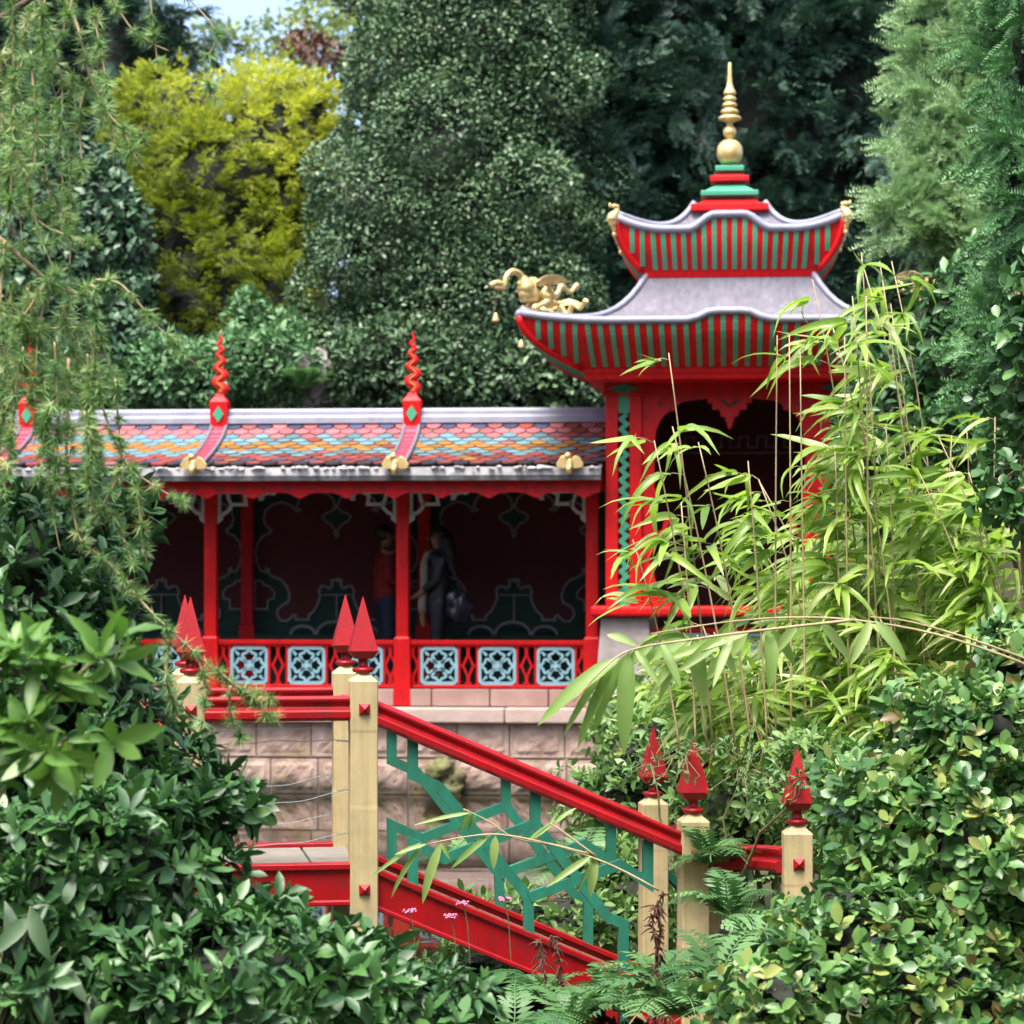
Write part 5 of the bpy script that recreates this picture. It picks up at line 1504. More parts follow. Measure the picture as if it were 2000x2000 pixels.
# left bank
shrub('evergreen_shrub', 'large dark glossy evergreen shrub covering the left bank beside the bridge',
      [lobe(60, 1150, 9.6, 0.42, 0.45, 0.40), lobe(180, 1400, 9.3, 0.30, 0.5, 0.33), lobe(290, 1560, 9.2, 0.30, 0.5, 0.26), lobe(440, 1570, 9.2, 0.14, 0.3, 0.08), lobe(180, 1750, 8.9, 0.55, 0.6, 0.5), lobe(390, 1850, 9.0, 0.30, 0.5, 0.24), lobe(430, 1930, 8.6, 0.45, 0.5, 0.28), lobe(640, 1920, 8.8, 0.30, 0.4, 0.2), lobe(760, 1960, 8.7, 0.26, 0.4, 0.2), lobe(20, 1450, 9.4, 0.4, 0.5, 0.5), lobe(60, 1950, 8.6, 0.5, 0.5, 0.4), lobe(200, 2230, 8.5, 0.7, 0.5, 0.4), lobe(620, 2200, 8.7, 0.5, 0.5, 0.35)],
      2500, 41, LA, glossy, 0.10, keep=300, sub=(12, 0.36), base=(-1.5, 9.6, 0.35))
shrub('bright_sprig', 'bright green large leaved rhododendron sprig in front of the dark left shrub',
      [lobe(60, 1330, 7.2, 0.17, 0.15, 0.13), lobe(180, 1290, 7.1, 0.14, 0.14, 0.10), lobe(130, 1440, 7.1, 0.20, 0.15, 0.10), lobe(20, 1470, 7.2, 0.12, 0.15, 0.10)],
      30, 42, LC, bright, 0.14, k=(6, 9), keep=300, sub=(2, 0.4), core=0, tip_stems=46, base=(-2.2, 7.6, 0.7), spread=1.0, upb=0.7, stem=0.0035)
# right bank
shrub('round_leaved_shrub', 'large shrub with rounded light green leaves filling the lower right',
      [lobe(1890, 1460, 10.6, 0.36, 0.5, 0.36), lobe(1760, 1600, 10.4, 0.32, 0.45, 0.30), lobe(1900, 1720, 10.2, 0.45, 0.5, 0.40), lobe(1700, 1830, 10.0, 0.40, 0.5, 0.28), lobe(1540, 1960, 9.6, 0.35, 0.4, 0.22), lobe(1850, 1960, 9.8, 0.5, 0.5, 0.3), lobe(1985, 1300, 10.8, 0.2, 0.3, 0.22), lobe(1690, 1520, 10.8, 0.18, 0.3, 0.16), lobe(1780, 2200, 9.7, 0.7, 0.5, 0.4), lobe(2150, 1800, 10.4, 0.5, 0.6, 0.8)],
      3000, 43, LB, roundl, 0.074, k=(4, 7), keep=300, sub=(12, 0.36), base=(1.75, 10.6, 0.3), spread=1.2)
shrub('camellia', 'dark glossy camellia twigs at the right edge above the round leaved shrub',
      [lobe(2010, 720, 12, 0.22, 0.3, 0.35), lobe(2000, 930, 12, 0.2, 0.3, 0.25), lobe(1985, 560, 12, 0.13, 0.2, 0.15)],
      190, 44, LB, glossy, 0.085, k=(4, 6), keep=120, sub=(6, 0.4), core=0, base=(2.6, 12.2, 0.4), tip_stems=120)

# bamboo
def bamboo_leaf(bend):
    vs, fs = tmpl_leaf(0.15, 7, 0.18, 0.0, 0.35, 0.7)
    out = []
    for x, y, z in vs:
        a = bend * y * y
        out.append((x, math.sin(a) / max(bend * y, 1e-3) * y * y / max(y, 1e-3) if bend > 1e-3 and y > 1e-3 else y, z - y * (1 - math.cos(a)) * 0.8))
    return out, fs
BL = bamboo_leaf(0.9)
def bamboo(name, label, culms, seed, ln, material, keep, base, nodes=(7, 11), leaves=(5, 8), group=None, dirbias=(-1.1, -0.25, 0)):
    g = np.random.default_rng(seed)
    pos, d, nn, sc, ti = [], [], [], [], []
    st = MB(); canes = []
    for (b, top, lean) in culms:
        b = np.array(b, float); top = np.array(top, float)
        L = np.linalg.norm(top - b); pts = []
        for k in range(9):
            f = k / 8; p = b + (top - b) * f; p = p + np.array([lean[0], lean[1], 0]) * (f ** 2.2) * L; p[2] -= 0.12 * L * abs(lean[0]) * f ** 3
            pts.append(p)
        canes.append((pts, L))
        st.tube([tuple(q) for q in pts], [0.006 * (1 - 0.6 * k / 8) + 0.001 for k in range(9)], 5)
        nb = g.integers(*nodes)
        for k in range(nb):
            f = 0.42 + 0.58 * (k + g.random()) / nb; i = min(7, int(f * 8)); q = pts[i] + (pts[i + 1] - pts[i]) * (f * 8 - i)
            fan = g.normal(size=3) * 0.8 + np.array(dirbias); fan[2] = g.uniform(-0.15, 0.35); fan /= np.linalg.norm(fan)
            bl = g.uniform(0.04, 0.16); tip = q + fan * bl
            st.tube([tuple(q), tuple((q + tip) / 2 + np.array([0, 0, 0.01])), tuple(tip)], [0.0022, 0.0018, 0.0012], 4)
            m = g.integers(*leaves); side = np.cross(fan, [0, 0, 1]); side /= np.linalg.norm(side) + 1e-6
            tw = g.random()
            for j in range(m):
                a = (j - (m - 1) / 2) / m * 2.4 + g.normal() * 0.2
                dd = fan * math.cos(a) + side * math.sin(a) + np.array([0, 0, g.uniform(-0.55, 0.25)])
                pos.append(q + (tip - q) * g.uniform(0.4, 1.0)); d.append(dd); nn.append(np.array([0, -0.35, 1.0]) + g.normal(size=3) * 0.45)
                sc.append(ln * g.uniform(0.55, 1.2)); ti.append(np.clip(0.5 * tw + 0.5 * g.random(), 0.01, 1))
    pos = np.array(pos); rot = orient(np.array(d), np.array(nn))
    return leaf_thing(name, label, 'bamboo', base, pos, rot, np.array(sc), np.array(ti), BL, material, st, M['cane'], keep, group=group)
gb = np.random.default_rng(77)
def culm(x0, y0, x1, y1, Y, lean=0.0):
    a = P(x0, y0, Y); b = P(x1, y1, Y); return (tuple(a), tuple(b), (lean, gb.uniform(-0.08, 0.05)))
cul = []
for k in range(40):
    x = gb.uniform(1600, 2060); Y = gb.uniform(14.0, 16.5)
    cul.append(culm(x, 1600, x + gb.uniform(-60, 20), gb.uniform(800, 1120), Y, gb.uniform(-0.22, 0.02)))
bamboo('bamboo_clump', 'dense yellow green bamboo clump right of the tower', cul, 51, 0.34, bam, 300, (2.6, 15.4, 0.5), nodes=(8, 12), leaves=(5, 8))
cul = []
for k in range(8):
    x = gb.uniform(1700, 2010); Y = gb.uniform(14.0, 15.5)
    cul.append(culm(x, 1500, x + gb.uniform(-70, -10), gb.uniform(490, 620), Y, gb.uniform(-0.12, -0.02)))
bamboo('bamboo_clump', 'tallest bamboo canes leaning over the right corner of the lower tower roof', cul, 52, 0.32, bam, 300, (2.7, 14.7, 0.5), nodes=(6, 9), leaves=(4, 6))
cul = [culm(1395, 1480, 1320, 690, 13.6, -0.02), culm(1440, 1480, 1345, 830, 13.4, -0.05), culm(1385, 1480, 1300, 860, 13.3, -0.04), culm(1330, 1480, 1270, 1050, 13.2, -0.08), culm(1470, 1480, 1400, 860, 13.6, -0.06), culm(1360, 1480, 1340, 980, 13.2, -0.02), culm(1500, 1480, 1470, 900, 13.7, -0.02)]
bamboo('bamboo_clump', 'slender bamboo stems standing in front of the dark tower opening', cul, 53, 0.31, bam, 220, (1.1, 13.4, 0.3), nodes=(4, 6), leaves=(3, 6))
cul = [culm(1515, 1480, 1512, 660, 13.8, 0.0), culm(1545, 1480, 1545, 650, 13.8, 0.0), culm(1575, 1480, 1560, 690, 13.8, 0.0), culm(1660, 1480, 1645, 660, 14, 0.0), culm(1700, 1480, 1690, 580, 14, 0.0)]
bamboo('bamboo_clump', 'bare upright bamboo canes rising past the tower roof edge', cul, 54, 0.28, bam, 60, (1.5, 13.8, 0.3), nodes=(2, 4), leaves=(1, 3))
cul = []
for k in range(16):
    x = gb.uniform(1250, 1780); Y = gb.uniform(15.0, 16.2)
    cul.append(culm(x, 1720, x + gb.uniform(-90, 10), gb.uniform(1290, 1450), Y, gb.uniform(-0.25, 0.0)))
bamboo('bamboo_clump', 'sparse bamboo shoots rising behind the leafy bush at the bridge foot', cul, 55, 0.28, bam, 200, (1.5, 15.6, 0.3), nodes=(6, 9), leaves=(4, 7))

cul = []
for k in range(26):
    x = gb.uniform(1440, 1900); Y = gb.uniform(13.6, 15.0)
    cul.append(culm(x, 1620, x + gb.uniform(-110, 30), gb.uniform(1190, 1360), Y, gb.uniform(-0.25, 0.05)))
bamboo('bamboo_clump', 'low bamboo leaves massed behind the arching branch, above the red finials', cul, 56, 0.28, bam, 300, (2.1, 14.4, 0.4), nodes=(7, 10), leaves=(5, 8))

def traced_sprig(name, label, stems, leaves, Y, material, base, wid=1.0, seed=3, dep=0.1):
    """canes and leaves set one by one; each leaf is a part"""
    g = np.random.default_rng(seed); t = thing(name, label, 'bamboo', base)
    inv = Matrix.Translation(-Vector(base))
    for pl in stems:
        mb = MB(); q = smooth_path([tuple(P(x, y, Y + dy)) for (x, y, dy) in pl], 4)
        mb.tube(q, [0.0055 * (1 - 0.7 * i / len(q)) + 0.0008 for i in range(len(q))], 5)
        o = part('cane', mb, M['cane'], t, smooth=True); o.data.transform(inv)
    for (x0, y0, x1, y1, w) in leaves:
        dy = g.uniform(-dep, dep)
        a = np.array(P(x0, y0, Y + dy * 0.3)); b = np.array(P(x1, y1, Y + dy + g.uniform(-0.05, 0.02)))
        L = np.linalg.norm(b - a)
        d = b - a; bend = g.uniform(0.05, 0.12)
        vs, fs = tmpl_leaf(min(0.34, w / (L * F / Y)) , 8, 0.24, 0.0, 0.35, 0.75, 0.004)
        nrm = np.array([g.normal() * 0.25, -0.8, 0.5])
        rot = orient((d + np.array([0, 0, 0.0]))[None], nrm[None])
        vs = [(vx, vy, vz + bend * 2.2 * vy * (1 - vy)) for vx, vy, vz in vs]
        me = leaf_mesh('leaf', vs, fs, (a - np.array(base))[None], rot, np.array([L]), np.array([g.uniform(0.15, 1)]), material)
        part('leaf', me, None, t)
    return t
traced_sprig('bamboo_branch', 'arching bamboo branch with long broad leaves hanging before the tower base',
    [[(2060, 1330, 0.1), (1990, 1292, 0), (1825, 1238, 0), (1669, 1211, 0), (1540, 1206, 0), (1410, 1216, 0), (1271, 1238, 0)], [(1669, 1211, 0), (1514, 1228, -0.05), (1359, 1248, -0.1), (1234, 1269, -0.1), (1180, 1305, -0.12), (1120, 1370, -0.12)], [(2040, 1300, 0.2), (1900, 1250, 0.1), (1780, 1215, 0.05), (1700, 1205, 0)]],
    [(1215, 1282, 1050, 1418, 34), (1190, 1300, 1075, 1385, 18), (1200, 1295, 1128, 1462, 22), (1228, 1272, 1219, 1478, 36), (1236, 1268, 1160, 1430, 28), (1280, 1256, 1185, 1335, 24), (1345, 1250, 1245, 1302, 34), (1352, 1250, 1268, 1356, 20), (1356, 1250, 1376, 1378, 32), (1340, 1252, 1285, 1375, 18), (1420, 1240, 1325, 1312, 26), (1462, 1234, 1378, 1330, 30), (1500, 1230, 1502, 1348, 30), (1508, 1230, 1552, 1300, 22), (1432, 1240, 1392, 1345, 18),
     (1180, 1308, 1100, 1440, 16), (1185, 1240, 1245, 1262, 18), (1290, 1254, 1330, 1345, 20), (1400, 1243, 1440, 1330, 18), (1465, 1235, 1300, 1290, 24), (1560, 1215, 1500, 1290, 20), (1600, 1212, 1660, 1290, 22), (1700, 1210, 1660, 1300, 22), (1710, 1212, 1770, 1290, 24), (1240, 1268, 1290, 1340, 16)],
    10.2, bamg, (1.6, 10.4, 0.3), seed=61)
traced_sprig('bamboo_branch', 'thin bamboo twig crossing in front of the green bridge fretwork',
    [[(1287, 1739, 0), (1196, 1691, 0), (1091, 1653, 0), (1006, 1637, 0), (958, 1606, 0), (905, 1580, 0)], [(1150, 1668, 0), (1080, 1650, 0), (977, 1630, 0), (900, 1636, 0), (834, 1649, 0)], [(1163, 1672, 0), (1100, 1625, 0), (1075, 1608, 0)]],
    [(863, 1644, 825, 1766, 20), (826, 1649, 764, 1755, 12), (822, 1645, 722, 1716, 10), (968, 1632, 964, 1698, 18), (958, 1630, 880, 1698, 14), (925, 1587, 808, 1612, 9), (920, 1588, 900, 1625, 12), (930, 1588, 915, 1622, 9), (1163, 1672, 1153, 1753, 20), (1156, 1672, 1066, 1734, 15), (1074, 1610, 1022, 1652, 8), (1078, 1610, 1040, 1640, 7), (1082, 1610, 1126, 1578, 10), (1160, 1674, 1125, 1745, 7), (834, 1649, 770, 1670, 10), (860, 1645, 880, 1680, 8)],
    11.6, bamg, (1.0, 11.7, 0.2), seed=62, dep=0.06)

# larch: drooping twigs with needle tufts; every traced twig is a part
lar = thing('larch', 'weeping larch hanging its needle tufted twigs down the left side', 'tree', (-3.2, 9.2, 0.6))
gl = np.random.default_rng(90)
def needle_tmpl(n=16, L=1.0, seed=0):
    g = random.Random(seed); vs, fs = [], []
    for i in range(n):
        a = i * 2.4; el = g.uniform(-0.2, 1.2)
        d = Vector((math.cos(a) * math.cos(el), math.sin(a) * math.cos(el), math.sin(el))) * g.uniform(0.7, 1.1)
        s_ = d.cross(Vector((g.random(), g.random(), g.random() + 0.1))).normalized() * 0.05
        k = len(vs); vs += [tuple(s_), tuple(-s_), tuple(d)]; fs.append((k, k + 1, k + 2))
    return vs, fs
NT = needle_tmpl(30)
def twig(pl, Y, name='twig', r=0.0055, dens=0.8, nl=0.05):
    pts = [np.array(P(x, y, Y + gl.normal() * 0.02)) for (x, y) in pl]
    q = np.array(smooth_path([tuple(p) for p in pts], 6)); b = np.array([-3.2, 9.2, 0.6])
    mb = MB(); mb.tube([tuple(p - b) for p in q], [r * (1 - 0.75 * i / len(q)) + 0.0006 for i in range(len(q))], 5)
    o = part(name, mb, M['straw'], lar, smooth=True)
    seg = np.linalg.norm(np.diff(q, axis=0), axis=1); tot = seg.sum(); n = int(tot / 0.017 * dens)
    f = np.sort(gl.random(n)) * tot; cum = np.concatenate([[0], np.cumsum(seg)])
    i = np.clip(np.searchsorted(cum, f) - 1, 0, len(seg) - 1); p = q[i] + (q[i + 1] - q[i]) * ((f - cum[i]) / seg[i])[:, None]
    tan = (q[i + 1] - q[i]) / seg[i][:, None]
    ax = gl.normal(size=(n, 3)) * 0.7 + tan * 0.7 + np.array([0, 0, -0.1])
    rot = orient(np.cross(ax, gl.normal(size=(n, 3))), ax)
    me = leaf_mesh('needles', NT[0], NT[1], p - b, rot, nl * gl.uniform(0.6, 1.2, n), np.clip(gl.random(n) * 0.7 + 0.15 * gl.random() + 0.1, 0, 1), larchm, False)
    tag(part('needles', me, None, o), kind='stuff')
    return q
TW_ = [[(120, -20), (152, 54), (174, 145), (203, 210), (236, 246), (290, 279)], [(174, 159), (156, 217), (158, 290), (162, 352)], [(22, -20), (27, 170), (25, 272), (18, 460)], [(80, -20), (87, 90), (120, 145), (117, 280)], [(47, 326), (65, 420), (123, 457), (192, 475)],
       [(188, 547), (232, 554), (275, 598), (308, 638), (384, 714)], [(109, 522), (62, 594), (25, 652)], [(181, 640), (185, 720), (203, 803), (232, 875), (268, 926), (373, 991)], [(134, 700), (130, 890), (145, 1009), (159, 1057), (192, 1082)],
       [(192, 1082), (240, 1130), (290, 1190), (384, 1278), (459, 1343), (540, 1411)], [(239, 912), (203, 984), (156, 1046)], [(214, 991), (240, 1050), (262, 1107)], [(268, 950), (275, 1020), (287, 1102)], [(420, 1305), (470, 1345), (540, 1368)], [(385, 1280), (400, 1340), (395, 1410)], [(160, 576), (183, 560), (188, 640), (226, 740)], [(226, 740), (231, 830), (240, 900)],
       [(101, 554), (80, 620), (70, 700), (60, 790)], [(60, 100), (70, 250), (66, 340)], [(240, 246), (260, 300), (285, 332)], [(10, 470), (0, 600), (12, 720)], [(330, 1250), (325, 1320), (345, 1395)], [(450, 1340), (450, 1400), (470, 1440)]]
for pl in TW_: twig(pl, 8.7)
for k in range(46):
    x = gl.uniform(-30, 215) if k % 3 else gl.uniform(-30, 110); y0 = gl.uniform(-40, 300) if k % 5 < 2 else gl.uniform(500, 840); L = gl.uniform(140, 330)
    if y0 < 330 and x > 200: x = gl.uniform(0, 160)
    if y0 + L > 1080: L = 1080 - y0
    dx = gl.uniform(-70, 90)
    twig([(x, y0), (x + dx * 0.3 + gl.uniform(-8, 8), y0 + L * 0.35), (x + dx * 0.6 + gl.uniform(-8, 8), y0 + L * 0.7), (x + dx, y0 + L)], gl.uniform(8.6, 9.5), r=0.003)
for pl, r in (([(-60, 430), (0, 467), (54, 514), (101, 554), (160, 576), (183, 560)], 0.011), ([(-60, 560), (0, 600), (60, 640), (150, 640), (185, 650)], 0.008), ([(-60, 760), (20, 720), (90, 700), (140, 710)], 0.007), ([(330, -40), (420, 60), (400, 130), (425, 200)], 0.003), ([(200, -40), (260, 60), (330, 100)], 0.004), ([(290, -40), (300, 60), (310, 140)], 0.003)):
    twig(pl, 8.9, 'branch' if r > 0.005 else 'twig', r, 0.5)
mb = MB(); mb.tube([(0, 0, -0.4), (-0.05, 0.1, 1.5), (0.05, 0.1, 4.0), (0.0, 0.0, 8.0)], [0.22, 0.18, 0.13, 0.05], 10); part('trunk', mb, M['bark'], lar, smooth=True)
mb = MB(); limbs(mb, (0, 0.05, 2.2), [tuple(np.array(P(-60, 430, 8.9)) - np.array([-3.2, 9.2, 0.6])), tuple(np.array(P(-60, 560, 8.9)) - np.array([-3.2, 9.2, 0.6])), tuple(np.array(P(120, -40, 8.8)) - np.array([-3.2, 9.2, 0.6])), (1.0, -0.3, 3.9), (0.5, -0.4, 4.0)], 0.05, gl)
part('limbs', mb, M['bark'], lar, smooth=True)

# ferns
def frond_mesh(seed, pairs=13, L=1.0, pl=0.26, sub=7, droop=0.35):
    g = random.Random(seed); vs, fs = [], []
    def add_leaf(b, d, n, ln, w):
        s_ = d.cross(n).normalized() * w; k = len(vs)
        m = b + d * ln * 0.45
        vs.extend([tuple(b), tuple(m + s_), tuple(b + d * ln - n * ln * 0.12), tuple(m - s_)]); fs.append((k, k + 1, k + 2, k + 3))
    rach = []
    for i in range(pairs + 1):
        t = i / pairs; rach.append(Vector((0.02 * math.sin(t * 5), t * (1 - 0.15 * t * t), 0.12 * math.sin(t * math.pi) - droop * t * t)))
    for i in range(1, pairs + 1):
        t = i / pairs; b = rach[i]; tan = (rach[i] - rach[i - 1]).normalized()
        n = Vector((0, -tan.z, tan.y)).normalized()
        ln = pl * math.sin(min(1, (t * 0.9 + 0.22)) * math.pi) ** 0.7 * g.uniform(0.9, 1.1) + 0.02
        for s_ in (-1, 1):
            d = (Vector((s_, 0, 0)) * 0.9 + tan * 0.42 + n * g.uniform(-0.15, 0.1)).normalized()
            if sub == 1:
                add_leaf(b, d, n, ln, ln * 0.14); continue
            for j in range(sub):
                f = (j + 0.7) / sub; bb = b + d * ln * f - n * (ln * 0.25 * f * f)
                for q in (-1, 1):
                    dd = (tan * q * 0.8 + d * 0.6).normalized(); add_leaf(bb, dd, n, ln * 0.30 * (1.15 - 0.8 * f), ln * 0.065)
    k = len(vs)
    for i, r in enumerate(rach): vs.extend([(r.x - 0.006, r.y, r.z), (r.x + 0.006, r.y, r.z)])
    for i in range(pairs): fs.append((k + 2 * i, k + 2 * i + 1, k + 2 * i + 3, k + 2 * i + 2))
    return vs, fs
FR = [frond_mesh(i, 12 + i if i > 2 else 15 + i, pl=0.22 + 0.03 * i, sub=7 if i > 2 else 1, droop=0.25 + 0.12 * i) for i in range(4)]
FRM = {}
def frond_data(i, b):
    if (i, b) not in FRM:
        FRM[(i, b)] = leaf_mesh('frond', FR[i][0], FR[i][1], np.zeros((1, 3)), np.eye(3)[None], np.array([1.0]), np.array([(b + 0.5) / 5]), fernm, False)
    return FRM[(i, b)]
def fern(label, x, y, Y, n, L, seed, cat='fern', back=0.0):
    g = np.random.default_rng(seed); base = P(x, y, Y)
    t = thing('fern', label, cat, base)
    for k in range(n):
        a = 6.28 * k / n + g.uniform(-0.3, 0.3); el = g.uniform(0.25, 0.95)
        d = np.array([math.cos(a) * math.cos(el), math.sin(a) * math.cos(el) * 0.8, math.sin(el)])
        o = part('frond', frond_data(int(g.integers(4)), int(g.integers(5))), None, t)
        m = orient(d[None], np.array([[0, 0, 1.0]]))[0]; s_ = L * g.uniform(0.75, 1.2)
        o.matrix_local = Matrix([list(m[r]) + [0] for r in range(3)] + [[0, 0, 0, 1]]) @ Matrix.Diagonal((s_, s_, s_, 1))
    return t
for k, (lb, x, y, Y, n, L) in enumerate([
        ('fern spreading over the foot of the near bridge beam, left of the dead stalks', 1120, 2000, 10.6, 10, 0.36), ('fern at the bottom edge below the bridge ramp', 1000, 2040, 10.0, 10, 0.36),
        ('fern growing in front of the two lower cream posts', 1290, 1930, 11.4, 12, 0.34), ('tall fern before the flared red rail', 1425, 1790, 11.8, 12, 0.34), ('fern at the bottom edge right of the dead stalks', 1330, 1990, 10.2, 12, 0.42),
        ('fern below the rightmost cream post', 1480, 1880, 11.0, 11, 0.36), ('fern at the bottom edge beside the round leaved shrub', 1470, 2010, 9.8, 10, 0.36), ('pale fern behind the bridge fretwork', 1130, 1720, 15.0, 11, 0.55), ('small fern behind the fretwork beside the pond', 880, 1690, 15.5, 9, 0.32),
        ('yellowish fern on the bank above the walkway roof', 590, 760, 30.2, 9, 0.55), ('fern under the bridge beam in the middle of the bottom edge', 1190, 1950, 11.3, 8, 0.28), ('fern between the lower posts and the flared rail', 1385, 1690, 12.6, 12, 0.30), ('fern at the bottom edge just left of the round leaved shrub', 1400, 1930, 10.4, 12, 0.36), ('bright fern over the lower end of the red beam', 1060, 1955, 11.2, 10, 0.30), ('fern tucked behind the dead stalks at the bottom edge', 1230, 1985, 11.0, 10, 0.32)]):
    fern(lb, x, y, Y, n, L, 200 + k)

# undergrowth on the far side of the bridge and round the posts
UL_ = tmpl_leaf(0.42, 3, 0.12, 0.15, 0.5)
shrub('undergrowth', 'leafy undergrowth on the bank seen through the bridge fretwork',
      [lobe(1120, 1800, 14.5, 0.5, 0.5, 0.16), lobe(950, 1800, 14.6, 0.42, 0.4, 0.13), lobe(1250, 1740, 14.8, 0.4, 0.5, 0.2), lobe(1000, 1880, 14.0, 0.5, 0.4, 0.15)], 520, 63, UL_, under, 0.085, keep=200, core=0.7, base=(0.4, 14.6, 0.0), sub=(10, 0.5), tip_stems=80)
shrub('climber', 'small leaved climber twining over the red finials at the bridge foot',
      [lobe(1340, 1470, 12.7, 0.26, 0.35, 0.12), lobe(1450, 1500, 12.6, 0.2, 0.35, 0.16), lobe(1270, 1490, 12.9, 0.14, 0.2, 0.12), lobe(1560, 1520, 12.1, 0.18, 0.2, 0.14)], 90, 64, UL_, fernm, 0.045, k=(3, 6), keep=300, core=0, base=(0.95, 12.9, 0.25), sub=(8, 0.5), shell=0.9, tip_stems=140, stem=0.003, cat='climber')
shrub('leafy_bush', 'mixed leafy bush behind the flared rail and finials',
      [lobe(1330, 1470, 15.5, 0.55, 0.5, 0.28), lobe(1500, 1450, 15.2, 0.5, 0.5, 0.3), lobe(1230, 1560, 15.8, 0.4, 0.4, 0.25), lobe(1450, 1620, 14.2, 0.45, 0.4, 0.3), lobe(1620, 1560, 13.6, 0.4, 0.4, 0.35)], 1200, 65, UL_, under, 0.08, keep=250, core=0.7, base=(1.5, 14.6, 0.3), sub=(12, 0.4), tip_stems=150)
shrub('low_bush', 'low leafy bush growing at the foot of the tower base',
      [lobe(1260, 1400, 24, 0.6, 0.5, 0.35), lobe(1420, 1390, 24, 0.8, 0.6, 0.4), lobe(1620, 1350, 23, 0.9, 0.7, 0.6), lobe(1780, 1250, 22, 0.9, 0.8, 0.9)], 1300, 66, UL_, under, 0.12, keep=150, core=0.75, base=(2.4, 23.6, 0.8), sub=(12, 0.4), tip_stems=60)
shrub('evergreen_shrub', 'dark evergreen shrub behind the bamboo, right of the tower',
      [lobe(1800, 900, 21, 0.7, 0.7, 1.0), lobe(1950, 750, 20, 0.8, 0.7, 1.1), lobe(1750, 700, 23, 0.5, 0.5, 0.7)], 1500, 67, UL_, glossy, 0.13, keep=60, core=0.8, base=(3.4, 21, 0.9), sub=(12, 0.35), tip_stems=40)
# dead fern stalks
ds = thing('dead_stalks', 'dead dark brown fern stalks beside the lower cream posts', 'stalks', P(1270, 1990, 10.8))
gd = np.random.default_rng(5)
for k, pl in enumerate([[(1275, 1990), (1285, 1880), (1275, 1800), (1295, 1745)], [(1300, 1990), (1280, 1900), (1290, 1830), (1285, 1770)], [(1090, 1990), (1095, 1900), (1080, 1830)], [(1075, 1980), (1060, 1880), (1050, 1840)]]):
    q = smooth_path([tuple(P(x, y, 10.8) - P(1270, 1990, 10.8)) for x, y in pl], 6)
    mb = MB(); mb.tube(q, 0.004, 5)
    for p in q:
        for j in range(5):
            e = Vector(p) + Vector(gd.normal(size=3)) * 0.022 + Vector((0, 0, -0.02)); mb.tube([p, tuple((Vector(p) + e) / 2 + Vector((0, 0, 0.006))), tuple(e)], [0.003, 0.004, 0.002], 4)
    part('stalk', mb, dryfern, ds)
# pink flower heads
for k, (x, y) in enumerate([(905, 1765), (800, 1780), (985, 1757), (880, 1790)]):
    lb = ['pink flower head against the red beam, nearest the fretwork post', 'pink flower head just right of the near cream post', 'pink flower head at the right end of the row on the beam', 'lowest pink flower head on the red beam'][k]
    b = P(x, y, 11.6); t = thing('pink_flower', lb, 'flower', b, 0, 'pink flowers on the beam')
    mb = MB(); g = random.Random(k)
    for j in range(26):
        a = g.uniform(0, 6.28); r = 0.03 * math.sqrt(g.random()); rocky(mb, (r * math.cos(a), r * math.sin(a) * 0.6, g.uniform(-0.006, 0.010)), (0.006, 0.006, 0.005), j, 0.2, 6, 4)
    tag(part('petals', mb, pinkfl, t), kind='stuff')
    mb = MB(); mb.tube([(0, 0, 0), (0.02, 0.02, -0.1), (0.03, 0.05, -0.28)], 0.003, 5); part('stalk', mb, M['greenstem'], t)
# corner plant, nearest of all
traced = [(60, 1770, 100, 1880, 60), (120, 1850, 60, 1990, 62), (10, 1760, 40, 1900, 50), (100, 1880, 170, 1960, 60), (60, 1790, -20, 1870, 56), (180, 1940, 190, 2050, 60), (60, 1900, 110, 2040, 62), (20, 1940, -30, 2030, 50), (130, 1990, 60, 2060, 40)]
cp_ = thing('broad_leaved_plant', 'drooping dull green broad leaves in the bottom left corner', 'plant', P(-40, 2100, 8.2))
dull = leafmat('dull_broad_leaves', [(0.03, 0.075, 0.03), (0.05, 0.11, 0.04)], 0.5, trans=0.1)
gq = np.random.default_rng(8)
for (x0, y0, x1, y1, w) in traced:
    a, b = np.array(P(x0, y0, 8.2)), np.array(P(x1, y1, 8.2 + gq.uniform(-0.12, 0.02))); L = np.linalg.norm(b - a)
    vs, fs = tmpl_leaf(min(0.40, 0.6 * w / (L * F / 8.2)), 8, 0.12, 0.0, 0.4, 0.9, 0.02)
    vs = [(vx, vy, vz + 0.3 * vy * (1 - vy)) for vx, vy, vz in vs]
    me = leaf_mesh('leaf', vs, fs, (a - np.array(P(-40, 2100, 8.2)))[None], orient((b - a)[None], np.array([[gq.normal() * 0.3, -0.7, 0.6]])), np.array([L]), np.array([gq.uniform(0.1, 1)]), dull)
    part('leaf', me, None, cp_)
mb = MB()
for (x0, y0, x1, y1, w) in traced:
    mb.tube(smooth_path([(0, 0, 0), tuple((P(x0, y0, 8.2) - P(-40, 2100, 8.2)) * 0.6 + Vector((0.02, 0, 0.03))), tuple(P(x0, y0, 8.2) - P(-40, 2100, 8.2))], 4), 0.003, 5)
part('stems', mb, M['greenstem'], cp_, smooth=True)
